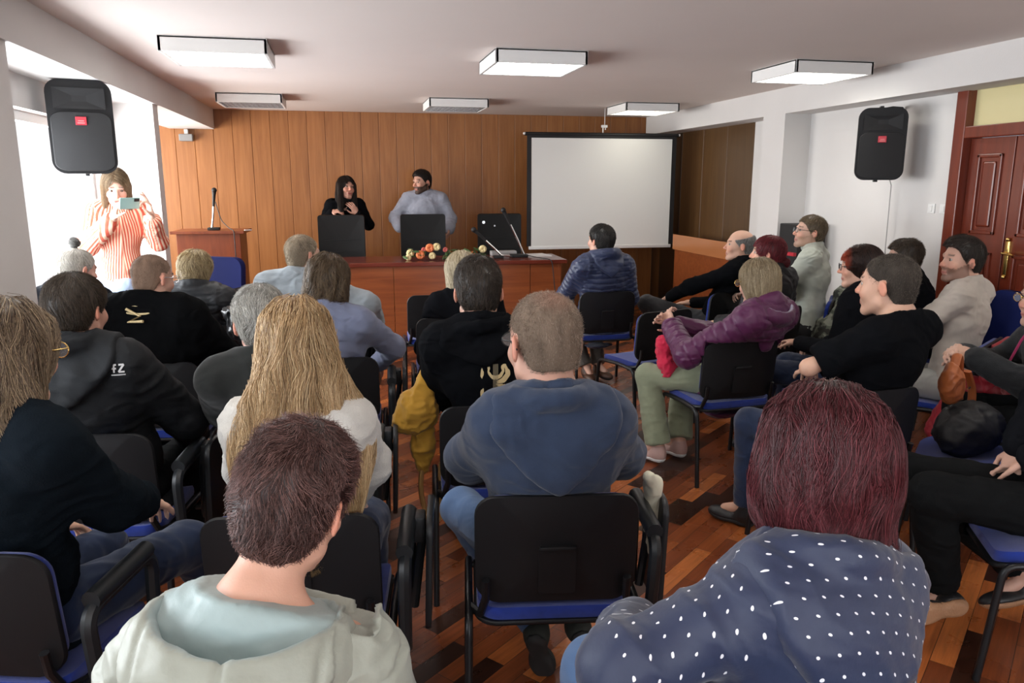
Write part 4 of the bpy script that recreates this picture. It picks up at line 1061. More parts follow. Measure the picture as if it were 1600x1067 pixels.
def hood_flat(drop=0.24, w=0.15, roll=0.022, lift=0.0, fwd=0.06, th=0.024, off=0.035):
    """a hood lying folded on the upper back: a flap that follows the back, and a rolled edge round the neck"""
    def f(S, j, hd):
        F = torso_frame(j); r, fw, up = F[:, 0], F[:, 1], F[:, 2]; c = j['nb'] + up * (0.03 + lift); G = j['_sdf']
        def g(P):
            q = (P - c) @ F; u, y, v = q[..., 0], q[..., 1], q[..., 2]
            tt = np.clip(-v / drop, 0, 1.2); hw = w * (1 - tt ** 1.8) * (1.0 + 0.15 * np.sin(tt * 3.1)) + 0.004
            reg = np.maximum(np.abs(u) - hw, np.maximum(v - 0.03, -v - drop)); reg = np.maximum(reg, y - 0.02)
            thk = th * (0.55 + 0.9 * np.clip(tt, 0, 1)) * (1 + 0.35 * vnoise(P * 11 + 4))
            d = G.at(P) - thk
            k = 0.018; h = np.clip(0.5 - 0.5 * (d - reg) / k, 0, 1); return d * (1 - h) + reg * h + k * h * (1 - h)
        m = max(w, drop) + 0.06; S.add(g, c - m, c + m, 0.02, 'u')
        pts = []
        for a in np.linspace(-2.3, 2.3, 13):
            pts.append(j['nb'] + r * math.sin(a) * 0.092 - fw * (math.cos(a) * 0.084 + 0.010) + up * (0.052 + lift - 0.045 * (1 - math.cos(a)) * 0.7))
        S.chain(pts, [roll] * len(pts), 0.03)
    return f
# ------------------------------------------------------------ helpers for prints, dots and quilting
def decal(name, strokes, m, off=0.003, org=None, label=None):
    """strokes: (points (x,z), widths) relative to org(j) -> (x, z); laid on the back of the garment"""
    def f(S, j, hd, parent):
        ox, oz = org(j) if org else (j['nb'][0], j['nb'][2]); V = []; F = []
        for pts, wd in strokes:
            pts = np.array(pts, float); d = np.linalg.norm(np.diff(pts, axis=0), axis=1); cum = np.r_[0, np.cumsum(d)]; n = max(2, int(cum[-1] / 0.005))
            u = np.linspace(0, cum[-1], n + 1); q = np.stack([np.interp(u, cum, pts[:, 0]), np.interp(u, cum, pts[:, 1])], 1)
            w = np.interp(u, cum, wd if isinstance(wd, (list, tuple)) else [wd] * len(cum)); t = np.gradient(q, axis=0); t /= np.linalg.norm(t, axis=1, keepdims=True) + 1e-9
            nn = np.stack([-t[:, 1], t[:, 0]], 1); K = 3 if max(w) < 0.004 else 5; b = len(V)
            for i in range(n + 1):
                for k in range(K): V.append(q[i] + nn[i] * w[i] * (k / (K - 1) - 0.5))
            F += [(b + i * K + k, b + i * K + k + 1, b + (i + 1) * K + k + 1, b + (i + 1) * K + k) for i in range(n) for k in range(K - 1)]
        V = np.array(V); P = np.stack([ox + V[:, 0], np.full(len(V), -0.6), oz + V[:, 1]], 1)
        for _ in range(60):
            d = S.at(P); P[:, 1] += np.clip(d, 0, 0.1) * 0.9
        P[:, 1] -= off; P2 = P + (0, -0.0015, 0); n = len(P); F = np.array(F)
        npmesh(name, P2, F, m, parent)
    return f
def tube_mesh(name, pts, r, m, parent, **k):
    bm = nb_(); tube(bm, pts, r, 8, **k); return obj(name, bm, m, parent, True)
def dots_mat(name, base, dot, rough=0.55):
    m, nt, b = nodes_of(name); a = N(nt, 'ShaderNodeAttribute'); a.attribute_name = 'Col'
    v = N(nt, 'ShaderNodeTexVoronoi', voronoi_dimensions='2D'); v.inputs['Randomness'].default_value = 0.0; v.inputs['Scale'].default_value = 1.0
    L(nt, a.outputs['Vector'], v.inputs['Vector'])
    lt = N(nt, 'ShaderNodeMath', operation='LESS_THAN'); lt.inputs[1].default_value = 0.085; L(nt, v.outputs['Distance'], lt.inputs[0])
    mx = N(nt, 'ShaderNodeMix', data_type='RGBA'); sx = N(nt, 'ShaderNodeSeparateXYZ'); L(nt, a.outputs['Vector'], sx.inputs[0]); iv = N(nt, 'ShaderNodeMath', operation='LESS_THAN'); iv.inputs[1].default_value = 0.05; L(nt, sx.outputs[2], iv.inputs[0]); mu = N(nt, 'ShaderNodeMath', operation='MULTIPLY'); L(nt, lt.outputs[0], mu.inputs[0]); L(nt, iv.outputs[0], mu.inputs[1]); L(nt, mu.outputs[0], mx.inputs['Factor']); mx.inputs[6].default_value = (*base, 1); mx.inputs[7].default_value = (*dot, 1)
    L(nt, mx.outputs[2], b.inputs['Base Color']); b.inputs['Roughness'].default_value = rough; b.inputs['Sheen Weight'].default_value = 0.2
    tc = N(nt, 'ShaderNodeTexCoord'); n = N(nt, 'ShaderNodeTexNoise'); n.inputs['Scale'].default_value = 26; n.inputs['Detail'].default_value = 5; L(nt, tc.outputs['Object'], n.inputs['Vector'])
    bp = N(nt, 'ShaderNodeBump'); bp.inputs['Strength'].default_value = 0.25; bp.inputs['Distance'].default_value = 0.01; L(nt, n.outputs['Fac'], bp.inputs['Height']); L(nt, bp.outputs[0], b.inputs['Normal'])
    return m
def dot_uv(V, Nn, j, s=1 / 0.034, hood=False):
    """cloth coordinates for the dot print: rows of the torso, or along the sleeve"""
    al, sl, best = arm_coord(V, j, True); F = torso_frame(j); q = (V - j['nb']) @ F
    if hood: sl = sl & False
    u = np.arctan2(q[:, 0], -q[:, 1] - 0.02) * 0.17; v = q[:, 2]
    u2 = q[:, 0] * 0.9 + 0.0; w = np.clip((np.abs(q[:, 1]) < 9) * 1.0, 0, 1)
    u = q[:, 0]; v = q[:, 2] + q[:, 1]; side = np.abs((V - j['nb']) @ nrm(j['shR'] - j['shL'])); msk = (0.0 if hood else 1.0) * ((np.abs(side - np.linalg.norm(j['shR'] - j['shL']) * 0.47) < 0.012) | (np.abs(best - 0.12) < 0.012))
    for sd in 'LR':
        a, b, c = j['sh' + sd], j['el' + sd], j['wr' + sd]
        d = nrm(b - a); e = np.cross(d, (0, 1.0, 0)); e = nrm(e); g = np.cross(d, e)
    us = Nn @ F[:, 1]; us = (np.arctan2(Nn @ F[:, 1], Nn @ F[:, 2])) * 0.07
    u = np.where(sl, us, u); v = np.where(sl, al, v)
    return np.stack([u * s + 0.5 * v * s * 0.0 + 50, v * s + 50, msk], 1) @ np.array([[1, 0, 0], [0.5, 0.87, 0], [0, 0, 1]]) + (0, 0, 0)
def quilt(step, depth=0.008, w=0.006, vert=None, f0=0.0):
    def g(V, Nn, j):
        F = torso_frame(j); q = (V - j['nb']) @ F; al, sl = arm_coord(V, j)
        c = np.where(sl, al, q[:, 2]) + 0.004 * vnoise(V * 18); d = np.abs((c + f0) / step - np.round((c + f0) / step)) * step
        r = -depth * np.exp(-(d / w) ** 2)
        if vert:
            d2 = np.abs(q[:, 0] / vert - np.round(q[:, 0] / vert)) * vert; r = r - np.where(sl, 0, 0.7 * depth * np.exp(-(d2 / w) ** 2))
        return r + 0.0035 * (1 - 2 * np.abs(vnoise(V * (22, 22, 40)))) * np.exp(-(d / 0.02) ** 2)
    return g
BLK = (0.0040, 0.0044, 0.0056)
M_bk = cloth('black_cotton', BLK, 0.95, 0.0, spec=0.05); M_bk2 = cloth('soft_black_jersey', (0.0065, 0.007, 0.009), 0.95, 0.0, spec=0.05)
M_jean = cloth('blue_denim', (0.075, 0.135, 0.26), 0.8, 0.2, 0.2, 0.4, 700); M_jean2 = cloth('pale_denim', (0.36, 0.45, 0.60), 0.8, 0.2, 0.15); M_dkjean = cloth('dark_denim', (0.012, 0.022, 0.055), 0.8, 0.2, 0.2)
M_trblk = cloth('black_trouser_cloth', (0.006, 0.0065, 0.007), 0.9, 0.0, spec=0.08); M_grtr = cloth('dark_grey_trouser_cloth', (0.03, 0.03, 0.032), 0.85)
M_shoe = mat('black_shoe', (0.012, 0.012, 0.013), 0.45); M_brown = mat('brown_leather', (0.06, 0.025, 0.012), 0.5); M_rub = mat('rubber_sole', (0.02, 0.02, 0.02), 0.7); M_gum = mat('gum_sole', (0.36, 0.19, 0.10), 0.6, bump=0.8, bscale=160)
M_gold = mat('gold_print', (0.62, 0.49, 0.26), 0.5)
SH = dict(m=M_shoe, sole=M_rub)

# ------------------------------------------------------------ the audience and their chairs, nearest row first
# man in the pale puffer jacket
def p1_hood(S, j, hd):
    F = torso_frame(j); c = j['nb'] + F[:, 1] * -0.055 + F[:, 2] * 0.0
    S.ell(c, (0.165, 0.125, 0.085), F, 0.02)
    S.ell(c + F[:, 1] * 0.035 + F[:, 2] * 0.065, (0.125, 0.115, 0.105), F, 0.015, 's')
def p1_hoodcol(V, Nn, j, hd):
    F = torso_frame(j); c = j['nb'] + F[:, 1] * -0.055 + F[:, 2] * 0.0; q = (V - (c + F[:, 1] * 0.035 + F[:, 2] * 0.065)) @ F / (0.125, 0.115, 0.105)
    ins = np.clip((1.07 - np.linalg.norm(q, axis=1)) / 0.04, 0, 1)[:, None]
    return A3((0.295, 0.31, 0.262)) * (1 - ins) + A3((0.29, 0.365, 0.36)) * ins
M_puff = cloth('pale_sage_nylon', (0.295, 0.31, 0.262), 0.5, 0.1, 0.04, 0.3, 60, attr='Col', spec=0.4)
const = lambda c: (lambda V, Nn, j: np.tile(A3(c), (len(V), 1)))
x, y, rz = chair(-0.18, 0.92, -6, 'black and blue meeting chair under the man in the pale puffer jacket', 'tablet')
person('person with short reddish brown hair in a pale sage hooded puffer jacket, bottom left', (x, y), rz, (-0.088, 1.14, 1.172), (-24, -20, 8), 0.92,
    dict(nbo=(-0.03, -0.01, -0.045), twist=-4, pel=(-0.02, -0.02, 0.53)), (0.60, 0.33, 0.235), H_short([(0.028, 0.011, 0.009), (0.085, 0.036, 0.028), (0.30, 0.165, 0.145)], 0.012, 0.036, 0.012, 10000, rad=0.00045, nape=-0.098, vox=0.005, clump=1.1, mid=0.4, top=0.006, lock=0.004, wave=0.5),
    dict(name='puffer_jacket', m=M_puff, t=0.026, fold=0.004, colf=lambda V, Nn, j: p1_hoodcol(V, Nn, j, None), post=quilt(0.105, 0.014, 0.006), hood=p1_hood, hoodm=M_puff, hoodcol=p1_hoodcol, hoodpost=None or quilt(0.07, 0.008, 0.005, 0.12), neckz=0.042),
    dict(m=M_jean), SH, vox=0.006, cvox=0.0055, sw=0.142, bw=0.88)
# woman in the dotted jacket
def p2_shape(S):
    S.ell((0, -0.018, 0.030), (0.106, 0.122, 0.112)); S.ell((0, -0.030, -0.055), (0.118, 0.095, 0.090), k=0.05)
    S.ell((0.0, -0.068, -0.158), (0.098, 0.052, 0.075), k=0.04); S.ell((-0.085, 0.005, -0.06), (0.036, 0.060, 0.085), k=0.03); S.ell((0.085, 0.005, -0.06), (0.036, 0.060, 0.085), k=0.03)
def p2_tint(P, c):
    r = np.clip(1 - np.linalg.norm((P - (0.0, -0.03, 0.135)) / (0.05, 0.07, 0.03), axis=1), 0, 1)[:, None]; return c * (1 - 0.75 * r) + A3((0.05, 0.045, 0.042)) * 0.75 * r
P2H = dict(shape=p2_shape, cut=lambda q: face_cut(q, 0.060, 0.055, 0.055), cols=[(0.026, 0.005, 0.006), (0.060, 0.010, 0.013), (0.17, 0.036, 0.045)], n=14000, len=0.25, m=16, flow=flow_down, rad=0.00055, lvl=(-0.006, 0.006), wave=0.30, freq=38, clump=0.6, lock=0.007, tint=p2_tint, start=lambda V: V[:, 2] > -0.06, vox=0.006, mid=0.5)
P2C = dict(shape=p2_shape, cols=[(0.025, 0.006, 0.008), (0.09, 0.025, 0.03)], n=1800, len=0.10, m=10, flow=lambda p: A3((0.5, -0.2, -0.6)) + 0.5 * np.stack([np.sin(p[:, 0] * 40), 0 * p[:, 0], 0 * p[:, 0]], 1), rad=0.0006, lvl=(-0.004, 0.004), lift=0.01, wave=0.6, freq=60, clump=0.9, start=lambda V: (V[:, 2] < -0.12), cut=lambda q: -0.12 - q[..., 2], name='hair_ends')
def p2_hood(S, j, hd):
    hood_flat(0.27, 0.17, 0.024, 0.0, th=0.028)(S, j, hd)
M_dots = dots_mat('navy_dotted_nylon', (0.013, 0.022, 0.062), (0.75, 0.76, 0.8))
x, y, rz = chair(0.78, 0.90, 4, 'black and blue meeting chair under the woman in the dotted jacket')
person('person in a navy jacket with white dots, glossy burgundy bob hair, seen from behind', (x, y), rz, (0.885, 1.25, 1.125), (8, -8, 3), 1.08,
    dict(nbo=(-0.04, 0.0, -0.045), twist=6, pel=(-0.02, -0.01, 0.54), elL=(-0.31, 0.03, 0.80), wrL=(-0.17, 0.26, 0.72), knL=(-0.24, 0.30, 0.60), anL=(-0.34, 0.16, 0.12), toL=(-0.37, 0.30, 0.05)), (0.6, 0.36, 0.27), [P2H, P2C],
    dict(name='dotted_jacket', m=M_dots, t=0.030, loose=0.012, fold=0.006, f=(6, 6, 9), colf=dot_uv, hood=p2_hood, hoodcol=lambda V, Nn, j, hd: dot_uv(V, Nn, j, hood=True), hem=0.05, neckcut=False), dict(m=M_jean), dict(m=M_shoe, sole=M_white), vox=0.007, cvox=0.007, sw=0.150, bw=0.95)
# ---- row 2: man in navy hoodie, long-haired woman, woman in dark cardigan
M_navyh = cloth('navy_washed_sweat', (0.027, 0.042, 0.080), 0.9, 0.2, 0.12, 0.35, 420)
x, y, rz = chair(0.545, 1.88, -9, 'meeting chair under the man in the navy hoodie, folded writing tablet at its right', 'tablet')
thin3 = lambda q: 0.02 + 0.004 * vnoise(q * 60)
person('person in a washed navy hoodie and jeans, nearly shaved head, glasses, seen from behind', (x, y), rz, (0.545, 2.06, 1.205), (14, -6, 0), 1.20,
    dict(twist=4, wrL=(-0.05, 0.30, 0.72), wrR=(0.07, 0.30, 0.72), elL=(-0.24, 0.05, 0.82), elR=(0.23, 0.05, 0.82), knL=(-0.27, 0.36, 0.52), anL=(-0.02, 0.15, 0.19), toL=(0.01, 0.19, 0.04), anR=(0.11, 0.16, 0.20), toR=(0.17, 0.20, 0.07)),
    (0.56, 0.32, 0.24), H_short([(0.20, 0.145, 0.105), (0.28, 0.21, 0.16), (0.42, 0.33, 0.26)], 0.002, 0.008, 0.004, 7000, stub=1, rad=0.0004, nape=-0.060, vox=0.005, m=4, tint=lambda P, c: c * (1 - 0.35 * np.clip(1 - np.linalg.norm((P - (0, -0.05, 0.1)) / (0.05, 0.06, 0.05), axis=1), 0, 1)[:, None]) + A3((0.30, 0.14, 0.10)) * 0.6 * np.clip(1 - np.linalg.norm((P - (0, -0.05, 0.10)) / (0.055, 0.07, 0.055), axis=1), 0, 1)[:, None]),
    dict(name='hoodie', m=M_navyh, t=0.022, loose=0.012, fold=0.006, f=(5, 5, 9), hem=0.06, hood=hood_flat(0.25, 0.17, 0.018, 0.0, th=0.014)), dict(m=M_jean, len=1.0), dict(m=mat('dark_olive_suede', (0.03, 0.035, 0.03), 0.8), sole=M_rub, L=0.29, upL=(0.1, 0.85, 0.4), upR=(-0.2, 0.85, 0.5)),
    vox=0.006, cvox=0.007, sw=0.160, bw=1.15, bd=1.05, glasses=M_black, jaw=1.08)
# woman with very long blonde hair
def p4_shape(S):
    S.ell((0, -0.018, 0.030), (0.088, 0.112, 0.100)); S.ell((0, -0.045, -0.075), (0.098, 0.080, 0.12), k=0.05)
    S.ell((0.0, -0.078, -0.230), (0.165, 0.060, 0.20), k=0.06); S.ell((0, -0.090, -0.38), (0.115, 0.045, 0.15), k=0.06)
P4H = dict(shape=p4_shape, cut=lambda q: face_cut(q, 0.060, 0.045, 0.06, -0.9), cols=[(0.20, 0.11, 0.045), (0.42, 0.265, 0.125), (0.66, 0.48, 0.27)], n=9000, len=0.58, m=22, flow=flow_down, rad=0.0007, lvl=(-0.006, 0.005), wave=0.22, freq=24, clump=0.5, lock=0.008, start=lambda V: V[:, 2] > -0.20, vox=0.008, mid=0.4)
M_cream = cloth('cream_knit', (0.50, 0.48, 0.44), 0.9, 0.2, 0.1, 0.6, 220)
x, y, rz = chair(-0.17, 1.90, -8, 'meeting chair of the long-haired blonde woman, folded writing tablet at its right', 'tablet')
person('person with very long blonde hair down her back, cream sweater, seen from behind', (x, y), rz, (-0.13, 2.09, 1.215), (5, -6, 0), 1.10, dict(elL=(-0.17, 0.06, 0.84), elR=(0.17, 0.06, 0.84)), (0.6, 0.36, 0.27), P4H,
    dict(name='sweater', m=M_cream, t=0.018, loose=0.012, fold=0.006), dict(m=M_dkjean), SH, cvox=0.008, sw=0.128, bw=0.82)
# woman at the left edge
def p14_shape(S):
    S.ell((0, -0.018, 0.028), (0.095, 0.114, 0.100)); S.ell((0, -0.035, -0.085), (0.105, 0.085, 0.13), k=0.05); S.ell((0.02, -0.06, -0.17), (0.125, 0.065, 0.09), k=0.05)
P14H = dict(shape=p14_shape, cut=lambda q: face_cut(q, 0.060, 0.045, 0.06), cols=[(0.085, 0.055, 0.035), (0.16, 0.11, 0.07), (0.42, 0.31, 0.19)], n=7000, len=0.36, m=16, flow=lambda p: flow_down(p) + A3((0.35, 0, 0)) * (p[..., 2:3] < -0.12), rad=0.0007, lvl=(-0.006, 0.006), wave=0.25, freq=24, clump=0.5, lock=0.008, start=lambda V: V[:, 2] > -0.14, vox=0.008, mid=0.5)
M_card = cloth('black_blue_cardigan', (0.0050, 0.0080, 0.0115), 0.95, 0.0, 0.1, 0.5, 250, spec=0.05)
x, y, rz = chair(-0.93, 1.86, -16, 'meeting chair with loop armrests under the woman at the left edge', 'loop')
def watch(t, j, hd, loc_):
    d = nrm(j['wrR'] - j['elR']); p = j['wrR'] - d * 0.03; bm = nb_()
    a = nrm(np.cross(d, (0, 0, 1))); b = np.cross(a, d)
    tube(bm, [Vector(p + (a * math.cos(u) + b * math.sin(u)) * 0.034) for u in np.linspace(0, 6.283, 15)], 0.006, 6, caps=False)
    w = obj('wristwatch', bm, M_black, t, True); bm = nb_(); bmesh.ops.create_cone(bm, cap_ends=True, segments=16, radius1=0.017, radius2=0.017, depth=0.008, matrix=Matrix.Translation(Vector(p - b * 0 + a * 0.036)) @ Vector(a).to_track_quat('Z', 'Y').to_matrix().to_4x4())
    obj('watch_face', bm, M_brass, w)
person('person with streaked blonde hair and black cardigan, bare ankles and sneakers, at left edge', (x, y), rz, (-0.80, 2.03, 1.245), (-30, -8, 0), 1.10,
    dict(elR=(0.24, 0.05, 0.82), wrR=(0.18, 0.28, 0.72), twist=-8, anR=(0.28, 0.58, 0.14), toR=(0.35, 0.72, 0.06), anL=(0.0, 0.30, 0.12), toL=(0.03, 0.44, 0.05), knR=(0.24, 0.40, 0.53), knL=(0.0, 0.34, 0.53)), (0.62, 0.38, 0.28), P14H,
    dict(name='cardigan', m=M_card, t=0.022, loose=0.01, fold=0.006, hem=0.10, sleeve=0.82, neckcut=True), dict(m=M_dkjean, len=0.45), dict(m=M_shoe, sole=M_white), cvox=0.008, sw=0.165, glasses=M_brass, extra=watch)

# ---- row 3
M_shell = cloth('black_softshell', (0.0065, 0.0075, 0.009), 0.7, 0.0, spec=0.2, bscale=300)
x, y, rz = chair(-0.90, 2.72, -8, 'meeting chair with two writing tablets under the man in the black softshell', 'both')
def karr(org): return [([(-0.020, 0.012), (-0.006, 0.012)], 0.006), ([(-0.020, 0.0), (-0.006, 0.0)], 0.006), ([(-0.013, 0.014), (-0.013, -0.014)], 0.005), ([(0.001, 0.012), (0.016, 0.012)], 0.006), ([(0.016, 0.012), (0.001, -0.012)], 0.006), ([(0.001, -0.012), (0.018, -0.012)], 0.006), ([(-0.022, -0.022), (0.020, -0.022)], 0.004)]
person('person with dark brown hair in a black softshell jacket with small grey back logo', (x, y), rz, (-0.905, 2.90, 1.215), (-22, -5, 0), 1.0,
    dict(pel=(0.0, -0.03, 0.54), elR=(0.26, 0.04, 0.78), wrR=(0.20, 0.26, 0.64)), (0.52, 0.28, 0.20), H_short([(0.022, 0.015, 0.010), (0.055, 0.038, 0.026), (0.11, 0.08, 0.055)], 0.014, 0.045, 0.006, 6500, rad=0.0006, nape=-0.088, mid=0.4, vox=0.005, clump=0.6),
    dict(name='softshell_jacket', m=M_shell, t=0.028, loose=0.01, fold=0.006, f=(5, 5, 9), hem=0.12, hood=hood_flat(0.19, 0.17, 0.024, 0.0, th=0.026), decals=[decal('jacket_logo', karr(0), mat('reflective_grey', (0.5, 0.5, 0.5), 0.4), org=lambda j: (j['nb'][0] + 0.19, j['nb'][2] - 0.045))]),
    dict(m=M_trblk), SH, cvox=0.009, sw=0.19, bw=1.2, bd=1.1)
x, y, rz = chair(-0.20, 2.72, -5, 'meeting chair of the grey-haired person hidden behind the long blonde hair', 'tablet')
person('grey-haired person in dark clothes mostly hidden behind the long blonde hair', (x, y), rz, (-0.305, 2.93, 1.145), (12, -6, -4), 1.10, dict(elL=(-0.30, 0.0, 0.80)), (0.6, 0.33, 0.25),
    H_short([(0.20, 0.19, 0.17), (0.36, 0.34, 0.30), (0.55, 0.53, 0.48)], 0.012, 0.04, 0.006, 4000, rad=0.0007, clump=0.7), dict(name='jacket', m=cloth('dark_olive_wool', (0.009, 0.010, 0.009)), t=0.02, hem=0.06), dict(m=M_trblk), SH)
def lyre():
    U = [([(-0.004, 0.006), (-0.030, 0.012), (-0.048, 0.034), (-0.046, 0.058), (-0.034, 0.072), (-0.026, 0.066), (-0.030, 0.050), (-0.018, 0.030), (0, 0.024)], [0.010, 0.022, 0.020, 0.018, 0.012, 0.012, 0.010, 0.014, 0.018])]
    U += [([(-p[0], p[1]) for p in U[0][0]], U[0][1])]
    U += [([(-0.030, 0.005), (-0.045, -0.008), (-0.036, -0.018)], [0.006, 0.010, 0.006])]
    U += [([(0.045, -0.012), (0.030, -0.008), (0.0, -0.005), (-0.030, -0.012), (-0.048, -0.030), (-0.046, -0.050), (-0.030, -0.064), (0, -0.070), (0.030, -0.064), (0.046, -0.050), (0.048, -0.030)], [0.006, 0.012, 0.010, 0.014, 0.020, 0.022, 0.018, 0.014, 0.018, 0.022, 0.014])]
    return U
def strings(): return [([(k * 0.0042, 0.078), (k * 0.0042, -0.055)], 0.0018) for k in range(-2, 3)]
x, y, rz = chair(0.56, 2.76, -6, 'meeting chair under the man with the gold emblem on his hoodie')
p5, j5, h5 = person('person in a black hoodie with a gold lyre-like emblem on the back, dark hair', (x, y), rz, (0.515, 2.96, 1.225), (-4, -12, 0), 1.06,
    dict(elL=(-0.23, 0.04, 0.80), wrL=(-0.13, 0.26, 0.66)), (0.58, 0.33, 0.24), H_short([(0.014, 0.010, 0.007), (0.045, 0.031, 0.022), (0.085, 0.06, 0.042)], 0.010, 0.036, 0.006, 6000, rad=0.00055, nape=-0.075, vox=0.005, clump=0.7, top=0.006),
    dict(name='hoodie', m=M_bk, t=0.020, loose=0.01, fold=0.005, hem=0.05, hood=hood_flat(0.13, 0.15, 0.014, -0.012, th=0.012), decals=[decal('gold_emblem', lyre(), M_gold, org=lambda j: (j['nb'][0] + 0.05, j['nb'][2] - 0.195)), decal('emblem_strings', strings(), mat('pale_string_print', (0.30, 0.25, 0.16), 0.5), 0.005, org=lambda j: (j['nb'][0] + 0.05, j['nb'][2] - 0.195))]),
    dict(m=M_trblk), SH, cvox=0.008, sw=0.165, bw=0.98)
x, y, rz = chair(2.14, 2.64, 6, 'meeting chair under the broad man in the black T-shirt')
person('broad person in a black T-shirt with a shaved head, turned left, elbow out', (x, y), 22, (2.235, 2.80, 1.225), (34, -2, 0), 1.10,
    dict(pel=(0.02, -0.05, 0.54), elL=(-0.28, -0.03, 0.90), wrL=(0.04, 0.18, 0.80), elR=(0.25, 0.02, 0.82), wrR=(0.28, 0.26, 0.68)), (0.56, 0.33, 0.235), H_short([(0.055, 0.045, 0.037), (0.12, 0.10, 0.082), (0.24, 0.205, 0.17)], 0.003, 0.009, 0.003, 5000, rad=0.00045, nape=-0.070, vox=0.005, m=4, front=0.075, stub=1),
    dict(name='tshirt', m=M_bk, t=0.020, sleeve=-0.84, fold=0.005, hem=0.06, neckz=0.035), dict(m=M_dkjean), SH, cvox=0.009, sw=0.188, bw=1.25, bd=1.25, jaw=1.12,
    extra=lambda t, j, hd, loc_: tube_mesh('necklace', [Vector(j['nb'] + A3((0.082 * math.sin(a), -0.078 * math.cos(a) + 0.01, 0.040 - 0.02 * (1 - math.cos(a))))) for a in np.linspace(-2.2, 2.2, 20)], 0.0016, M_gold, t))

# ---- row 4
M_robe = cloth('black_wool_robe', (0.0035, 0.0037, 0.0042), 0.95, 0.0, spec=0.04)
x, y, rz = chair(-0.93, 3.83, -8, 'meeting chair under the bald man in the black robe with gold collar')
def collar_trim(t, j, hd, loc_):
    F = torso_frame(j); c = j['nb'] + F[:, 2] * 0.042
    for k, (dz, rr) in enumerate(((0.0, 0.094), (-0.030, 0.118))):
        tube_mesh('gold_trim', [Vector(c + F[:, 0] * rr * math.sin(a) - F[:, 1] * (rr * 0.95 * math.cos(a) + 0.004) + F[:, 2] * dz) for a in np.linspace(-0.9, 1.1, 14)], 0.007 - k * 0.002, M_gold, t)
    tube_mesh('gold_trim', [Vector(c + F[:, 0] * x_ - F[:, 1] * (0.115 + 0.012 * k_) + F[:, 2] * z_) for k_, (x_, z_) in enumerate(((-0.05, -0.005), (0.01, -0.035), (-0.04, -0.06), (0.03, -0.05)))], 0.007, M_gold, t)
person('bald person with glasses in a wide black robe with gold trimmed collar', (x, y), rz, (-0.885, 3.93, 1.200), (-38, -8, 0), 0.96,
    dict(elL=(-0.26, 0.02, 0.80), elR=(0.26, 0.02, 0.78), wrR=(0.18, 0.24, 0.66)), (0.55, 0.32, 0.24), H_short([(0.26, 0.17, 0.12), (0.36, 0.25, 0.19)], 0.002, 0.008, 0.003, 2500, rad=0.0006, m=4, stub=1),
    dict(name='robe', m=M_robe, t=0.045, loose=0.03, fold=0.008, hem=0.15, f=(6, 6, 5)), dict(m=M_trblk), SH, cvox=0.010, sw=0.19, bw=1.2, bd=1.1, glasses=M_chrome, extra=collar_trim)
M_lav = cloth('lavender_grey_jersey', (0.155, 0.175, 0.26), 0.85, 0.2, 0.08)
x, y, rz = chair(-0.08, 3.73, -4, 'meeting chair with writing tablet under the person in the lavender grey top', 'tablet')
def p7_shape(S):
    S.ell((0, -0.018, 0.030), (0.092, 0.112, 0.100)); S.ell((0, -0.035, -0.055), (0.098, 0.078, 0.088), k=0.04)
person('person with shaggy light brown hair in a lavender grey top, seen from behind', (x, y), rz, (-0.075, 3.88, 1.165), (-12, -10, 5), 1.10, dict(elR=(0.30, 0.04, 0.80), wrR=(0.20, 0.22, 0.66), pel=(0.02, -0.05, 0.545)), (0.58, 0.34, 0.25),
    dict(shape=p7_shape, cut=lambda q: face_cut(q), cols=[(0.045, 0.028, 0.016), (0.12, 0.078, 0.045), (0.26, 0.18, 0.105)], n=5000, len=0.13, m=10, flow=flow_down, rad=0.0009, lvl=(-0.006, 0.008), lift=0.008, wave=0.6, freq=60, clump=1.0, lock=0.009, vox=0.007, mid=0.4),
    dict(name='sweatshirt', m=M_lav, t=0.016, fold=0.006, hem=0.05), dict(m=M_dkjean), SH, sw=0.175)
M_purp = cloth('plum_nylon', (0.085, 0.012, 0.062), 0.45, 0.1, 0.06, 0.3, 60, spec=0.4)
M_lilac = cloth('lilac_lining', (0.52, 0.50, 0.62), 0.6)
def p21_lin(V, Nn, j, hd):
    F = torso_frame(j); c = j['nb'] + F[:, 1] * -0.045 + F[:, 2] * 0.0; q = (V - (c + F[:, 1] * 0.03 + F[:, 2] * 0.060)) @ F / (0.12, 0.105, 0.09)
    ins = np.clip((1.10 - np.linalg.norm(q, axis=1)) / 0.05, 0, 1)[:, None]; return A3((0.085, 0.012, 0.062)) * (1 - ins) + A3((0.50, 0.49, 0.62)) * ins
def p21_hood(S, j, hd):
    F = torso_frame(j); c = j['nb'] + F[:, 1] * -0.045 + F[:, 2] * 0.0
    S.ell(c, (0.155, 0.11, 0.07), F, 0.02); S.chain([c + F[:, 0] * 0.09, c - F[:, 2] * 0.19 - F[:, 1] * 0.05], [0.03, 0.025], 0.05); S.chain([c - F[:, 0] * 0.09, c - F[:, 2] * 0.19 - F[:, 1] * 0.05], [0.03, 0.025], 0.05); S.ell(c - F[:, 2] * 0.08 - F[:, 1] * 0.045, (0.10, 0.035, 0.09), F, 0.03)
    S.ell(c + F[:, 1] * 0.03 + F[:, 2] * 0.060, (0.12, 0.105, 0.09), F, 0.015, 's')
x, y, rz = chair(2.11, 3.70, 4, 'meeting chair under the woman in the plum quilted jacket')
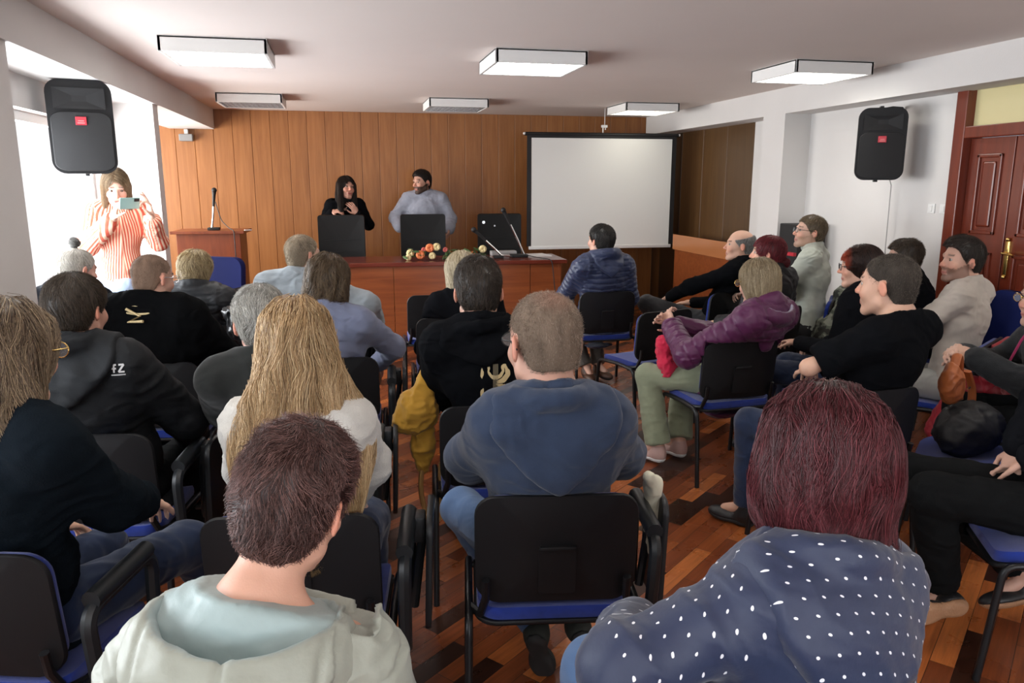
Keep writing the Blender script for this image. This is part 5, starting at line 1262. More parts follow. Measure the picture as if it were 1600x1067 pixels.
def scarf(t, j, hd, loc_):
    S = SDF(); w = j['wrL']; S.chain([w + A3((0.06, -0.02, -0.07)), w + A3((-0.03, 0.0, -0.12)), w + A3((-0.06, -0.04, -0.22)), w + A3((-0.05, -0.06, -0.30))], [0.045, 0.05, 0.045, 0.03], 0.04)
    V, Fq = S.mesh(0.005); V = folds(V, vnormals(V, Fq), 0.008, (20, 20, 20)); o = npmesh('scarf', V, Fq, cloth('raspberry_scarf', (0.55, 0.02, 0.06)), None); o.matrix_world = Matrix.Translation(t.location) @ Matrix.Rotation(t.rotation_euler[2], 4, 'Z')
    props(o, 'crumpled raspberry red scarf on the lap of the woman in plum', 'scarf')
p21, j21, h21 = person('blonde person in a plum quilted jacket with pale lilac hood lining, green trousers', (x, y), 26, (2.215, 3.80, 1.115), (22, -10, 0), 1.02,
    dict(pel=(0.03, -0.05, 0.54), wrL=(-0.13, 0.26, 0.83), elL=(-0.29, 0.0, 0.72), wrR=(-0.05, 0.28, 0.82), elR=(0.20, 0.06, 0.74), knL=(-0.20, 0.36, 0.52), anL=(-0.22, 0.24, 0.11), toL=(-0.24, 0.38, 0.04), anR=(-0.05, 0.22, 0.11), toR=(-0.06, 0.36, 0.04)), (0.60, 0.36, 0.27),
    dict(shape=lambda S: (S.ell((0, -0.018, 0.030), (0.094, 0.114, 0.102)), S.ell((0, -0.03, -0.05), (0.102, 0.085, 0.085), k=0.04)), cut=lambda q: face_cut(q), cols=[(0.15, 0.105, 0.06), (0.32, 0.24, 0.14), (0.55, 0.45, 0.29)], n=6000, len=0.17, m=12, flow=flow_down, rad=0.0007, lvl=(-0.004, 0.004), wave=0.12, freq=30, clump=0.4, vox=0.006, mid=0.4, start=lambda V: V[:, 2] > -0.05),
    dict(name='quilted_jacket', m=M_purp, t=0.030, fold=0.004, post=quilt(0.060, 0.008, 0.006), hem=0.13, loose=0.006, hood=p21_hood, hoodm=cloth('plum_hood', (0.085, 0.012, 0.062), 0.45, attr='Col', spec=0.4), hoodcol=p21_lin, neckcut=False), dict(m=cloth('sage_trousers', (0.23, 0.255, 0.17)), flare=0.02), dict(m=mat('pink_trainer', (0.52, 0.34, 0.30), 0.6), sole=M_white), cvox=0.008, sw=0.165, bw=1.0,
    hands=dict(L=dict(d=(0.3, 0.5, 0.5), n=(1, 0, 0), curl=40), R=dict(d=(-0.5, 0.5, 0.3), n=(-1, 0, 0.2), curl=40)), extra=scarf, glasses=M_brass)
x, y, rz = chair(2.86, 3.62, 20, 'meeting chair under the dark-haired woman with the red fringe')
person('person with dark hair and a copper red fringe, glasses, black top, facing left', (x, y), 30, (2.885, 3.86, 1.175), (62, -2, 0), 0.98, dict(pel=(0.05, -0.05, 0.54), wrL=(0.02, 0.24, 0.70), wrR=(0.22, 0.16, 0.68)), (0.62, 0.36, 0.26),
    dict(shape=lambda S: (S.ell((0, -0.018, 0.034), (0.094, 0.118, 0.100)), S.ell((0, -0.045, -0.035), (0.088, 0.07, 0.070), k=0.04)), cut=lambda q: np.maximum(face_cut(q, 0.055, 0.045, 0.045), -9) + 0.0, cols=[(0.012, 0.007, 0.006), (0.035, 0.018, 0.014), (0.07, 0.03, 0.02)], n=4500, len=0.12, m=10, flow=flow_down, rad=0.0008, lvl=(-0.003, 0.004), wave=0.15, clump=0.5, vox=0.006,
         tint=lambda P, c: c + A3((0.36, 0.045, 0.012)) * np.clip((P[:, 1:2] - 0.045) / 0.04, 0, 1) * (P[:, 2:3] > 0.0)),
    dict(name='sweater', m=M_bk2, t=0.018, fold=0.005, hem=0.06), dict(m=M_dkjean), SH, glasses=M_black, sw=0.165)
x, y, rz = chair(3.42, 3.38, 34, 'meeting chair draped with a red jacket, under the man in the cream sweater')
M_redj = cloth('red_nylon', (0.33, 0.012, 0.022), 0.5, 0.1, spec=0.4)
def redjacket(t, j, hd, loc_):
    S = SDF(); S.ell((0, -0.29, 0.66), (0.25, 0.055, 0.17), k=0.05); S.ell((-0.10, -0.26, 0.44), (0.22, 0.07, 0.14), k=0.06); S.ell((0.12, -0.27, 0.40), (0.18, 0.06, 0.16), k=0.06); S.cap((-0.24, -0.20, 0.60), (-0.32, -0.10, 0.36), 0.06, 0.05, 0.05)
    V, Fq = S.mesh(0.010); V = folds(V, vnormals(V, Fq), 0.012, (8, 8, 12)); o = npmesh('jacket', V, Fq, M_redj, None); o.matrix_world = Matrix.Translation(t.location) @ Matrix.Rotation(t.rotation_euler[2], 4, 'Z')
    props(o, 'red padded jacket hung over the chair back of the man in cream', 'jacket')
person('dark-haired bearded person in a cream sweater, facing left near the door', (x, y), 30, (3.345, 3.62, 1.225), (78, 2, 0), 1.0, dict(pel=(0.02, -0.05, 0.545), wrL=(-0.10, 0.36, 0.70), elL=(-0.24, 0.16, 0.80), wrR=(0.0, 0.36, 0.70)), (0.55, 0.32, 0.24),
    H_short([(0.012, 0.008, 0.006), (0.035, 0.024, 0.017), (0.07, 0.05, 0.035)], 0.009, 0.030, 0.008, 4500, rad=0.0007, top=0.012, front=0.074, temple=0.042, nape=-0.07),
    dict(name='sweater', m=cloth('ecru_sweater', (0.46, 0.41, 0.36)), t=0.014, fold=0.005, hem=0.03, neckz=0.04), dict(m=cloth('light_trousers', (0.35, 0.35, 0.33))), SH, beard=((0.10, 0.055, 0.04), 0.65), sw=0.18, bw=0.98, extra=redjacket)

# ---- row 5 and 6
M_vest = cloth('dark_quilted_vest', (0.010, 0.0115, 0.014), 0.5, 0.0, spec=0.35)
x, y, rz = chair(-0.86, 4.78, -6, 'meeting chair under the short-haired blonde in the quilted vest')
person('blonde short-haired person in a dark quilted vest with magenta sleeves', (x, y), rz, (-0.865, 4.93, 1.130), (-18, -8, 0), 0.94, dict(elR=(0.27, 0.02, 0.78), wrR=(0.20, 0.24, 0.66)), (0.6, 0.36, 0.27),
    dict(shape=lambda S: (S.ell((0, -0.018, 0.034), (0.098, 0.116, 0.102)), S.ell((0, -0.04, -0.045), (0.088, 0.07, 0.065), k=0.04)), cut=lambda q: face_cut(q), cols=[(0.22, 0.15, 0.07), (0.44, 0.33, 0.17), (0.68, 0.55, 0.33)], n=3500, len=0.08, m=8, flow=flow_down, rad=0.001, lvl=(-0.004, 0.004), lift=0.010, wave=0.4, freq=60, clump=0.9, vox=0.007),
    dict(name='vest', m=M_vest, t=0.030, sleeve=-0.12, fold=0.003, post=quilt(0.055, 0.007, 0.006), hem=0.05, collar=(0.022, 1.6)), dict(m=M_trblk), SH, sw=0.175,
    extra=lambda t, j, hd, loc_: [cloth_mesh('sleeve', (lambda S, s: (S.cap(j['sh' + s], j['el' + s], 0.060, 0.052, 0.02), S.cap(j['el' + s], j['wr' + s] * 0.9 + j['el' + s] * 0.1, 0.052, 0.038, 0.02), S)[-1])(SDF(), s), 0.01, cloth('magenta_knit', (0.32, 0.01, 0.17)), t, j, 0.004) for s in 'LR'])
M_lgj = cloth('light_grey_wool', (0.25, 0.28, 0.30), 0.85, 0.2)
x, y, rz = chair(-0.20, 4.72, -10, 'meeting chair under the man in the light grey jacket', 'tablet')
person('person with cropped pale hair in a light grey jacket, right arm along next chair', (x, y), -18, (-0.235, 4.90, 1.210), (-52, -2, 0), 1.04, dict(elR=(0.34, -0.12, 0.92), wrR=(0.34, 0.06, 0.78), tilt=-0.01), (0.62, 0.38, 0.29),
    H_short([(0.30, 0.24, 0.17), (0.46, 0.38, 0.28), (0.60, 0.52, 0.40)], 0.004, 0.014, 0.004, 3000, rad=0.0007, m=4, stub=1), dict(name='jacket', m=M_lgj, t=0.028, loose=0.012, fold=0.007, hem=0.05, collar=(0.018, 1.8)), dict(m=M_trblk), SH, sw=0.20, bw=1.15, bd=1.1)
x, y, rz = chair(-1.50, 4.72, -6, 'meeting chair under the white-haired person with the topknot')
person('person with white hair tied in a topknot, black hooded top, by the window', (x, y), rz, (-1.505, 4.90, 1.150), (-42, -12, 0), 1.0, dict(), (0.60, 0.36, 0.29),
    [H_short([(0.42, 0.39, 0.34), (0.60, 0.56, 0.50), (0.75, 0.72, 0.66)], 0.006, 0.04, 0.002, 2500, rad=0.0008),
     dict(name='topknot', shape=lambda S: (S.ell((-0.01, -0.03, 0.155), (0.026, 0.026, 0.024)), S.cap((-0.005, -0.025, 0.11), (-0.01, -0.03, 0.14), 0.012)), cols=[(0.10, 0.095, 0.09), (0.25, 0.24, 0.22)], n=900, len=0.035, m=5, flow=lambda p: A3((0.5, 0.3, 0.8)) + 0 * p, rad=0.0008, lift=0.01, clump=1.2, wave=0.5, vox=0.005)],
    dict(name='hoodie', m=M_bk2, t=0.022, fold=0.006, hem=0.06, hood=hood_flat(0.17, 0.17, 0.032, 0.012, off=0.03, th=0.02)), dict(m=M_trblk), SH, sw=0.165)
x, y, rz = chair(0.66, 4.74, -4, 'meeting chair left of centre, its back beside the hidden blonde')
person('blonde person in black hidden behind the man with the gold emblem', (x + 0.03, y), rz, (0.745, 4.88, 1.075), (0, -12, -4), 1.12, dict(pel=(0.0, -0.08, 0.52)), (0.6, 0.36, 0.27),
    dict(shape=lambda S: (S.ell((0, -0.018, 0.030), (0.096, 0.114, 0.102)), S.ell((0, -0.03, -0.07), (0.100, 0.085, 0.10), k=0.04)), cut=lambda q: face_cut(q), cols=[(0.36, 0.28, 0.16), (0.60, 0.50, 0.33), (0.75, 0.66, 0.48)], n=2500, len=0.16, m=10, flow=flow_down, rad=0.001, lvl=(-0.004, 0.005), wave=0.3, clump=0.6, vox=0.007),
    dict(name='sweater', m=M_bk2, t=0.022, fold=0.005, hem=0.06, loose=0.01), dict(m=M_trblk), SH, sw=0.18)
chair(0.69, 5.76, -3, 'empty meeting chair directly in front of the desk, left of centre')
M_nvp = cloth('midnight_nylon', (0.020, 0.030, 0.075), 0.42, 0.1, 0.05, 0.2, 60, spec=0.4)
x, y, rz = chair(2.02, 5.64, 0, 'meeting chair under the man in the ribbed navy puffer jacket')
person('person in a ribbed midnight blue puffer jacket with black hair, nearest the screen', (x, y), 8, (1.985, 5.78, 1.200), (28, 4, 0), 1.02, dict(elL=(-0.26, 0.08, 0.76), wrL=(-0.15, 0.28, 0.66), pel=(-0.02, -0.07, 0.54), anL=(-0.02, 0.16, 0.12), toL=(-0.04, 0.02, 0.04), anR=(0.10, 0.18, 0.12), toR=(0.12, 0.04, 0.04)), (0.55, 0.32, 0.24),
    H_short([(0.008, 0.007, 0.006), (0.025, 0.021, 0.018), (0.06, 0.052, 0.045)], 0.014, 0.045, 0.006, 3000, rad=0.0009, nape=-0.08),
    dict(name='puffer_jacket', m=M_nvp, t=0.032, fold=0.003, post=quilt(0.042, 0.009, 0.006), hem=0.10, hood=hood_flat(0.15, 0.12, 0.032, 0.012, th=0.028), hoodpost=None), dict(m=cloth('grey_brown_trousers', (0.10, 0.09, 0.08))), dict(m=M_brown, sole=M_rub), sw=0.19, bw=1.12, cvox=0.007)
chair(2.11, 4.70, 16, 'empty meeting chair with blue seat showing, between the navy puffer and the woman in plum')
x, y, rz = chair(2.99, 5.46, 22, 'meeting chair under the balding man in black, right of the screen')
person('balding grey person in black with crossed legs, facing left before the side counter', (x, y), 32, (3.04, 5.52, 1.165), (72, 4, 0), 1.02, dict(elL=(-0.23, 0.04, 0.84), wrL=(-0.12, 0.30, 0.72), pel=(0, -0.05, 0.54), knL=(-0.22, 0.46, 0.66), anL=(0.05, 0.50, 0.42), toL=(0.10, 0.62, 0.34)), (0.62, 0.37, 0.27),
    H_short([(0.20, 0.195, 0.185), (0.32, 0.315, 0.30), (0.46, 0.45, 0.44)], 0.007, 0.022, 0.004, 2200, rad=0.0008, thin=lambda q: np.maximum(-0.085 - (q[..., 2] - 0.115) , 0.055 - q[..., 2] - 0.3 * q[..., 1] - 0.0) , m=5),
    dict(name='sweater', m=M_bk, t=0.018, fold=0.005, hem=0.06), dict(m=M_grtr), SH, sw=0.185)
x, y, rz = chair(2.94, 4.64, 24, 'meeting chair under the woman with the crimson bun')
person('person with crimson hair tied in a low bun, dark jacket, facing left', (x, y), 24, (2.885, 4.85, 1.165), (58, 2, 0), 1.0, dict(pel=(0.03, -0.05, 0.54)), (0.64, 0.38, 0.28),
    [dict(shape=lambda S: (S.ell((0, -0.018, 0.032), (0.090, 0.114, 0.098)), S.ell((0, -0.05, -0.03), (0.075, 0.06, 0.06), k=0.04)), cut=lambda q: face_cut(q, 0.056, 0.05, 0.05), cols=[(0.07, 0.006, 0.010), (0.16, 0.014, 0.022), (0.30, 0.04, 0.05)], n=2800, len=0.09, m=8, flow=flow_short, rad=0.001, lvl=(-0.003, 0.003), wave=0.3, clump=0.6, vox=0.007),
     dict(name='bun', shape=lambda S: S.ell((0.0, -0.125, -0.055), (0.036, 0.034, 0.034)), cols=[(0.07, 0.006, 0.010), (0.20, 0.02, 0.03)], n=700, len=0.05, m=6, flow=lambda p: np.stack([-(p[..., 2] + 0.055), 0 * p[..., 0], p[..., 0]], -1) * 20, rad=0.001, clump=0.6, wave=0.4, lift=0.004, vox=0.006)],
    dict(name='jacket', m=M_vest, t=0.022, fold=0.006, hem=0.06), dict(m=M_trblk), SH, sw=0.16)
M_pale = cloth('pale_mint_shirt', (0.50, 0.54, 0.47), 0.8)
x, y, rz = chair(3.60, 5.02, 52, 'meeting chair draped with a camouflage jacket, under the man in the pale shirt')
def camo(t, j, hd, loc_):
    m, nt, b = nodes_of('camouflage_cloth'); tc = N(nt, 'ShaderNodeTexCoord'); n = N(nt, 'ShaderNodeTexNoise'); n.inputs['Scale'].default_value = 14; L(nt, tc.outputs['Object'], n.inputs['Vector'])
    cr = N(nt, 'ShaderNodeValToRGB'); cr.color_ramp.interpolation = 'CONSTANT'; e = cr.color_ramp.elements; e[0].color = (0.03, 0.03, 0.025, 1); e[1].position = 0.47; e[1].color = (0.11, 0.12, 0.09, 1); q = e.new(0.57); q.color = (0.24, 0.25, 0.20, 1)
    L(nt, n.outputs['Fac'], cr.inputs[0]); L(nt, cr.outputs[0], b.inputs['Base Color']); b.inputs['Roughness'].default_value = 0.9
    S = SDF(); S.ell((0, -0.29, 0.66), (0.26, 0.06, 0.19), k=0.05); S.ell((-0.16, -0.22, 0.52), (0.16, 0.09, 0.18), k=0.06); S.ell((0.1, -0.27, 0.45), (0.18, 0.07, 0.15), k=0.06); S.ell((0.05, -0.28, 0.83), (0.14, 0.07, 0.05), k=0.05)
    V, Fq = S.mesh(0.010); V = folds(V, vnormals(V, Fq), 0.012, (8, 8, 12)); o = npmesh('jacket', V, Fq, m, None); o.matrix_world = Matrix.Translation(t.location) @ Matrix.Rotation(t.rotation_euler[2], 4, 'Z')
    props(o, 'grey green camouflage jacket on the chair back behind the man with glasses', 'jacket')
person('person with glasses and short sandy hair in a pale mint shirt, facing left', (x, y), 46, (3.42, 5.18, 1.285), (76, 8, 0), 1.02, dict(pel=(-0.02, -0.06, 0.56), wrL=(-0.08, 0.38, 0.84), elL=(-0.22, 0.14, 0.86), wrR=(-0.02, 0.40, 0.82), elR=(0.20, 0.12, 0.84)), (0.64, 0.40, 0.30),
    H_short([(0.10, 0.07, 0.04), (0.20, 0.145, 0.085), (0.34, 0.26, 0.16)], 0.010, 0.03, 0.006, 3000, rad=0.0008), dict(name='shirt', m=M_pale, t=0.016, fold=0.005, hem=0.03, collar=(0.012, 1.8)), dict(m=M_grtr), SH, glasses=M_black, sw=0.175, beard=((0.32, 0.20, 0.13), 0.4), extra=camo,
    hands=dict(L=dict(d=(0.4, 0.6, -0.1), n=(0.3, 0, -1), curl=45), R=dict(d=(-0.4, 0.6, -0.1), n=(-0.3, 0, -1), curl=45)))
x, y = 3.86, 4.50
person('person with curly brown hair, partly hidden behind the man in the T-shirt', (x - 0.03, y), 52, (3.76, 4.58, 1.140), (66, -4, 0), 1.0, dict(pel=(0.02, -0.05, 0.54)), (0.6, 0.36, 0.27),
    H_short([(0.03, 0.02, 0.013), (0.075, 0.05, 0.033), (0.15, 0.11, 0.075)], 0.018, 0.04, 0.012, 3000, rad=0.0009, clump=1.4, wave=0.8), dict(name='vest', m=M_bk2, t=0.02, fold=0.005), dict(m=M_trblk), SH, sw=0.16, seat=None)
# right edge
M_chg = cloth('charcoal_knit', (0.020, 0.022, 0.024), 0.9, 0.1, 0.15, 0.5, 260)
x, y, rz = chair(3.54, 2.82, 62, 'meeting chair under the person in the charcoal jacket at the right edge')
person('person in a charcoal knit jacket with pink zip and clasped hands, right edge', (x, y), 66, (3.21, 2.94, 1.115), (82, 0, 0), 1.10, dict(pel=(-0.02, -0.06, 0.54), elL=(-0.22, 0.20, 0.74), wrL=(-0.10, 0.40, 0.83), elR=(0.24, 0.16, 0.74), wrR=(0.02, 0.42, 0.82)), (0.60, 0.37, 0.28),
    H_short([(0.20, 0.15, 0.09), (0.4, 0.32, 0.2)], 0.012, 0.05, 0.006, 2500, rad=0.0008), dict(name='knit_jacket', m=M_chg, t=0.022, loose=0.008, fold=0.006, hem=0.06, collar=(0.02, 1.8)), dict(m=M_trblk), SH, glasses=M_brass, sw=0.17,
    hands=dict(L=dict(d=(0.5, 0.5, 0.25), n=(0.8, 0, -0.5), curl=45, spread=0.1), R=dict(d=(-0.5, 0.5, 0.2), n=(-0.8, 0, -0.5), curl=45, spread=0.1)),
    extra=lambda t, j, hd, loc_: tube_mesh('pink_zip', [Vector(j['nb'] + A3(p)) for p in ((-0.04, 0.10, 0.04), (-0.05, 0.155, -0.05), (-0.03, 0.185, -0.16), (0.0, 0.185, -0.30))], 0.006, cloth('pink_zip_tape', (0.35, 0.03, 0.10)), t))
chair(2.84, 2.54, 44, 'empty meeting chair with bags on its blue seat, at the right')
x, y, rz = chair(2.58, 1.92, 62, 'meeting chair seen from its side at the bottom right, blue seat showing')
person('person cut off by the right edge, black clothes, two-tone sneakers and crossed ankles', (x + 0.05, y - 0.02), 68, (2.62, 2.05, 1.20), (70, 0, 0), 1.10,
    dict(pel=(0.02, -0.05, 0.545), elL=(-0.16, -0.02, 0.82), wrL=(0.02, 0.12, 0.70), elR=(0.24, 0.0, 0.86), wrR=(0.15, 0.10, 0.70), knL=(-0.08, 0.46, 0.60), knR=(0.16, 0.46, 0.58), anR=(0.22, -0.03, 0.17), toR=(0.18, 0.11, 0.07), anL=(0.05, 0.34, 0.15), toL=(0.0, 0.495, 0.13)), (0.56, 0.33, 0.25),
    H_short([(0.03, 0.02, 0.015), (0.06, 0.045, 0.03)], n=1500), dict(name='sweater', m=M_bk2, t=0.022, loose=0.012, fold=0.006, hem=0.05), dict(m=M_trblk, t=0.018, len=0.86), dict(m=M_shoe, sole=M_gum, upL=(0.95, 0.30, 0.05), upR=(0.3, 0.2, 0.8), L=0.29), sw=0.18)
# ------------------------------------------------------------ the woman taking a photograph, and the two speakers
def stripe_mat():
    m, nt, b = nodes_of('red_striped_blouse'); a = N(nt, 'ShaderNodeAttribute'); a.attribute_name = 'Col'
    sx = N(nt, 'ShaderNodeSeparateXYZ'); L(nt, a.outputs['Vector'], sx.inputs[0])
    w = N(nt, 'ShaderNodeMath', operation='SINE'); L(nt, sx.outputs[0], w.inputs[0])
    cr = N(nt, 'ShaderNodeValToRGB'); e = cr.color_ramp.elements; e[0].position = 0.42; e[0].color = (0.60, 0.10, 0.055, 1); e[1].position = 0.58; e[1].color = (0.80, 0.58, 0.42, 1)
    mr = N(nt, 'ShaderNodeMapRange'); mr.inputs[1].default_value = -1; L(nt, w.outputs[0], mr.inputs[0]); L(nt, mr.outputs[0], cr.inputs[0])
    L(nt, cr.outputs[0], b.inputs['Base Color']); b.inputs['Roughness'].default_value = 0.8; return m
def stripe_uv(V, Nn, j):
    al, sl = arm_coord(V, j); F = torso_frame(j); q = (V - j['nb']) @ F; u = np.arctan2(q[:, 0], q[:, 1] + 0.02) * 0.15 + 0.1 * q[:, 2] * np.sign(q[:, 0])
    us = np.zeros(len(V)); c = np.zeros(len(V)) + 9
    for s in 'LR':
        for p, r in ((j['sh' + s], j['el' + s]), (j['el' + s], j['wr' + s])):
            d = nrm(r - p); e1 = nrm(np.cross(d, (0.3, 1, 0))); e2 = np.cross(d, e1); w = V - p; t = np.clip(w @ d, 0, np.linalg.norm(r - p)); w = w - t[:, None] * d; dd = np.linalg.norm(w, axis=1); k = dd < c; c[k] = dd[k]; us[k] = (np.arctan2(w @ e1, w @ e2) * 0.05)[k]
    u = np.where(sl, us, u); return np.stack([u * 2 * math.pi / 0.020, q[:, 2], 0 * u], 1)
def phone(t, j, hd, loc_):
    o = empty('smartphone', (0, 0, 0), 0, 'mint green smartphone held up by the woman in the striped blouse', 'phone')
    o.matrix_world = Matrix.Translation(t.location) @ Matrix.Rotation(t.rotation_euler[2], 4, 'Z') @ Matrix.Translation((-0.045, 0.325, 1.515)) @ Matrix.Rotation(R(34), 4, 'Z') @ Matrix.Rotation(R(-12), 4, 'X')
    obj('case', bx(-0.078, 0.078, -0.0045, 0.0045, -0.038, 0.038, bev=0.004), mat('mint_phone_case', (0.38, 0.62, 0.60), 0.35), o)
    obj('camera_bump', bx(-0.070, -0.030, 0.0045, 0.008, 0.012, 0.032, bev=0.002), M_black, o)
    obj('screen', bx(-0.073, 0.073, -0.006, -0.0046, -0.034, 0.034), M_black, o)
def p15s(S): S.ell((0, -0.016, 0.034), (0.088, 0.110, 0.098)); S.ell((0, -0.035, -0.08), (0.090, 0.07, 0.13), k=0.04); S.cap((0.070, 0.025, 0.02), (0.075, 0.03, -0.13), 0.022, 0.02, 0.03); S.cap((-0.070, 0.025, 0.02), (-0.075, 0.03, -0.13), 0.022, 0.02, 0.03)
fcut = lambda w=0.060, t=0.060, y=0.055: (lambda q: np.maximum(np.maximum((np.abs(q[..., 0]) / w) ** 2 + ((q[..., 2] + 0.035) / (t + 0.035)) ** 2 - 1, -9) * 0.05, y - q[..., 1]))
person('woman in a red striped blouse and pale jeans, standing and photographing with her phone', (-1.51, 5.86), 200, (-1.495, 5.82, 1.615), (196, -20, 0), 1.0,
    dict(elR=(0.21, 0.00, 1.22), wrR=(0.055, 0.25, 1.42), elL=(-0.24, 0.03, 1.24), wrL=(-0.175, 0.27, 1.42)), (0.70, 0.43, 0.33),
    dict(shape=p15s, cut=fcut(0.058, 0.070, 0.03), cols=[(0.14, 0.085, 0.045), (0.28, 0.19, 0.11), (0.48, 0.36, 0.22)], n=4000, len=0.22, m=12, flow=flow_down, rad=0.0008, lvl=(-0.004, 0.003), wave=0.1, vox=0.006, start=lambda V: V[:, 2] > -0.08),
    dict(name='blouse', m=stripe_mat(), t=0.014, loose=0.014, sleeve=0.86, fold=0.005, hem=0.06, colf=stripe_uv), dict(m=M_jean2, t=0.008), dict(m=M_white, sole=M_white), stand=True, sw=0.155, bw=0.86, bd=0.9, vox=0.0045, cvox=0.007,
    hands=dict(R=dict(d=(-0.25, 0.35, 0.75), n=(-0.9, -0.1, -0.3), curls=(70, 62, 60, 60), spread=0.1, thumb=(0.3, 0.9)), L=dict(d=(0.10, 0.15, 0.9), n=(0.9, 0.2, -0.2), curls=(55, 22, 12, 10), spread=0.5, thumb=(0.9, 0.9))), extra=phone)
def p16s(S): S.ell((0, -0.016, 0.034), (0.092, 0.112, 0.100)); S.ell((0, -0.04, -0.08), (0.098, 0.07, 0.14), k=0.04); S.cap((0.074, 0.02, 0.03), (0.085, 0.07, -0.26), 0.026, 0.030, 0.03); S.cap((-0.074, 0.02, 0.03), (-0.085, 0.07, -0.26), 0.026, 0.030, 0.03)
person('woman with long dark hair in a black blazer, standing behind a chair and talking', (0.07, 9.36), 176, (0.075, 9.30, 1.585), (206, 6, -8), 1.10,
    dict(elR=(0.26, 0.05, 1.20), wrR=(0.15, 0.20, 1.32), elL=(-0.25, 0.02, 1.16), wrL=(-0.13, 0.17, 1.30)), (0.56, 0.30, 0.22),
    dict(shape=p16s, cut=fcut(0.056, 0.064, 0.03), cols=[(0.008, 0.005, 0.004), (0.03, 0.017, 0.012)], n=3000, len=0.34, m=12, flow=flow_down, rad=0.001, lvl=(-0.004, 0.003), wave=0.1, vox=0.007, start=lambda V: V[:, 2] > -0.05),
    dict(name='blazer', m=M_bk, t=0.018, fold=0.004, hem=0.08, vneck=True, neckz=0.02), dict(m=M_trblk), SH, stand=True, sw=0.165, bw=0.9, vox=0.0055, cvox=0.009, lips=(0.35, 0.06, 0.06),
    hands=dict(R=dict(d=(-0.8, 0.3, 0.1), n=(0, -0.5, -0.8), curl=50), L=dict(d=(0.5, 0.2, 0.8), n=(0.6, -0.8, 0.2), curl=30, spread=0.4)))
person('dark-haired bearded man in a pale blue grey shirt, standing with his head turned', (0.965, 9.34), 178, (0.955, 9.30, 1.650), (128, -4, 0), 1.12,
    dict(elR=(0.335, -0.02, 1.24), wrR=(0.28, 0.12, 1.13), elL=(-0.335, -0.02, 1.22), wrL=(-0.30, 0.10, 1.10)), (0.52, 0.29, 0.21),
    H_short([(0.010, 0.007, 0.005), (0.03, 0.02, 0.015)], 0.008, 0.02, 0.006, 2200, rad=0.0009, m=5, temple=0.035, top=0.006),
    dict(name='shirt', m=cloth('blue_grey_shirt', (0.34, 0.36, 0.43), 0.8), t=0.022, loose=0.020, fold=0.006, hem=0.06, collar=(0.012, 2.0), neckz=0.07), dict(m=M_dkjean), SH, stand=True, sw=0.215, bw=1.3, bd=1.2, vox=0.0055, cvox=0.009, beard=((0.03, 0.018, 0.012), 0.92), jaw=1.08)

# ------------------------------------------------------------ bags, coats and chairs by the walls
def lump(name, S, h, m, label, cat, fold=0.008, f=(14, 14, 14), parent=None):
    V, Fq = S.mesh(h); V = folds(V, vnormals(V, Fq), fold, f); o = npmesh(name, V, Fq, m, parent)
    if label: props(o, label, cat)
    return o
M_must = cloth('mustard_canvas', (0.50, 0.27, 0.035), 0.75)
t = empty('shoulder_bag', (0.27, 3.02, 0), 0, 'mustard yellow shoulder bag hanging at the side of the emblem hoodie man', 'bag')
S = SDF(); S.ell((0.0, 0, 0.74), (0.085, 0.07, 0.085), k=0.03); S.ell((-0.035, 0, 0.70), (0.06, 0.05, 0.05), k=0.03); S.ell((0.03, 0, 0.83), (0.04, 0.04, 0.07), k=0.03); lump('bag_body', S, 0.005, M_must, None, None, parent=t)
S = SDF(); S.ell((0.02, 0.0, 0.60), (0.045, 0.03, 0.13), k=0.03); lump('bag_flap', S, 0.005, M_must, None, None, parent=t)
bm = nb_(); tube(bm, arc([(0.02, 0.0, 0.54), (0.0, -0.02, 0.40), (0.03, -0.02, 0.27), (0.08, -0.01, 0.26), (0.10, 0.02, 0.5)], 0.06), 0.011, 8, sx=1.8); obj('strap', bm, mat('tan_strap', (0.42, 0.24, 0.08), 0.6), t, True)
S = SDF(); S.ell((-0.50, 4.42, 0.86), (0.13, 0.10, 0.10), k=0.04); S.ell((-0.44, 4.38, 0.72), (0.10, 0.08, 0.14), k=0.04); S.ell((-0.58, 4.45, 0.93), (0.07, 0.06, 0.05), k=0.04)
lump('jacket', S, 0.010, mat('shiny_black_nylon', (0.010, 0.010, 0.011), 0.28), 'shiny black jacket bundled beside the blonde in the quilted vest', 'jacket', 0.016, (18, 18, 18))
# cream cloth at the tablet of the navy hoodie man's chair
S = SDF(); S.chain([(0.865, 2.03, 0.79), (0.905, 2.08, 0.74), (0.92, 2.12, 0.62), (0.915, 2.13, 0.50)], [0.016, 0.022, 0.024, 0.014], 0.02)
lump('cloth', S, 0.006, cloth('cream_cloth', (0.72, 0.70, 0.55)), 'cream cloth tucked beside the navy hoodie man, over his chair side', 'cloth', 0.004)
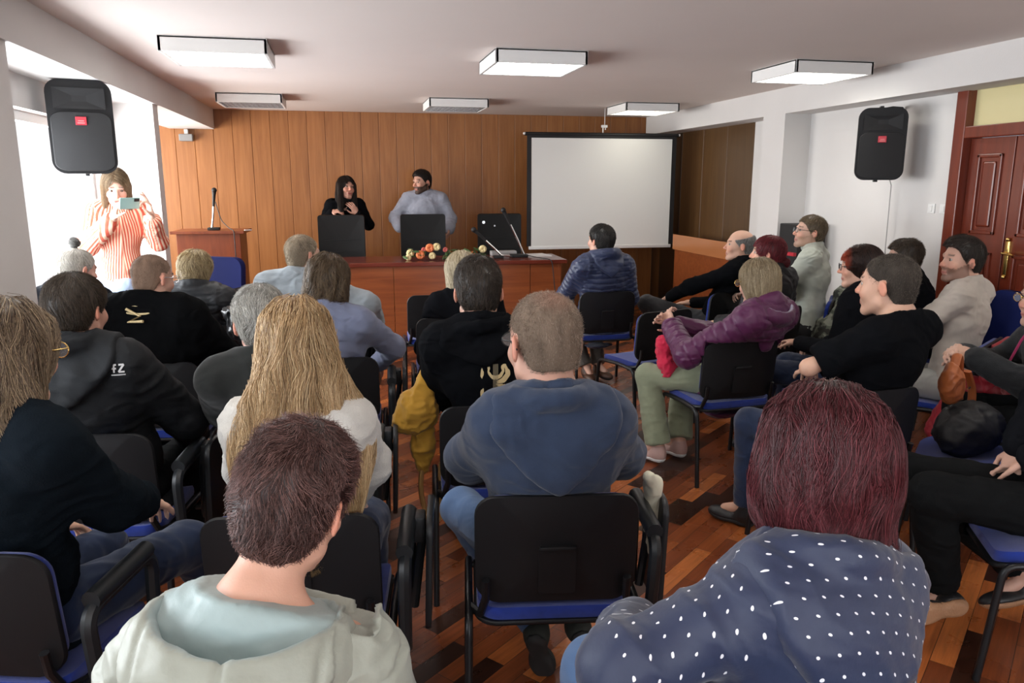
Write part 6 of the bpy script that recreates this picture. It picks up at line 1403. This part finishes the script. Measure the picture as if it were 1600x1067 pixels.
# bags on the empty chair at the right
S = SDF(); S.ell((2.72, 2.78, 0.575), (0.16, 0.10, 0.11), k=0.03); S.ell((2.66, 2.74, 0.56), (0.13, 0.08, 0.10), k=0.05)
lump('black_bag', S, 0.010, mat('black_bag_leather', (0.010, 0.010, 0.012), 0.65), 'black bag standing on the blue seat of the empty chair at the right', 'bag', 0.008)
t = empty('leather_purse', (2.62, 2.80, 0.72), R(35), 'orange tan leather purse on top of the black bag at the right', 'bag')
M_tan = mat('tan_leather', (0.42, 0.12, 0.035), 0.4, bump=0.3, bscale=80)
S = SDF(); S.ell((0, 0, 0.04), (0.085, 0.045, 0.075), k=0.03); S.ell((-0.05, 0, 0.10), (0.045, 0.035, 0.06), k=0.03); lump('purse_body', S, 0.005, M_tan, None, None, 0.006, (16, 16, 16), t)
bm = nb_(); tube(bm, arc([(-0.03, 0, 0.12), (0.02, 0, 0.20), (0.08, 0, 0.12), (0.09, 0, 0.0)], 0.05), 0.010, 8, sx=2); obj('handle', bm, M_tan, t, True)
bm = nb_(); tube(bm, arc([(0.10, -0.03, 0.10), (0.16, -0.05, 0.0), (0.15, -0.05, -0.12), (0.10, -0.04, -0.16)], 0.05), 0.010, 8, sx=2); obj('strap', bm, M_tan, t, True)
bm = nb_(); tube(bm, [(0.05, -0.048, 0.03), (0.09, -0.048, 0.03)], 0.006, 6); obj('buckle', bm, M_chrome, t, True)
# dark blue padded chairs
def padded(x, y, rz, label):
    t = empty('padded_chair', (x, y, 0), R(rz), label, 'chair', 'dark blue padded chairs by the walls')
    obj('seat', bx(-0.26, 0.26, -0.25, 0.25, 0.38, 0.48, bev=0.03), M_navyf, t, True)
    bm = nb_(); plate(bm, rrect(0.54, 0.48, 0.10), lambda u, v, q: Vector((u, -0.29 + q - 0.10 * v, 0.72 + v)), 0.07, 6); obj('backrest', bm, M_navyf, t, True)
    for s in (-1, 1):
        bm = nb_(); tube(bm, arc([(s * 0.30, -0.24, 0.42), (s * 0.30, -0.22, 0.68), (s * 0.30, 0.16, 0.68), (s * 0.30, 0.20, 0.42)], 0.05), 0.018, 8); obj('armrest', bm, M_black, t, True)
        for yy in (-0.24, 0.22): bm = nb_(); tube(bm, [(s * 0.25, yy, 0.38), (s * 0.27, yy * 1.1, 0)], 0.014, 8); obj('leg', bm, M_black, t, True)
padded(3.97, 4.02, 90, 'dark blue padded chair against the mahogany door, behind the man in cream')
padded(3.87, 4.50, 52, 'dark blue padded chair under the curly brown-haired person by the white wall')
padded(-1.28, 7.48, 150, 'dark blue padded chair in front of the lectern by the window bay')
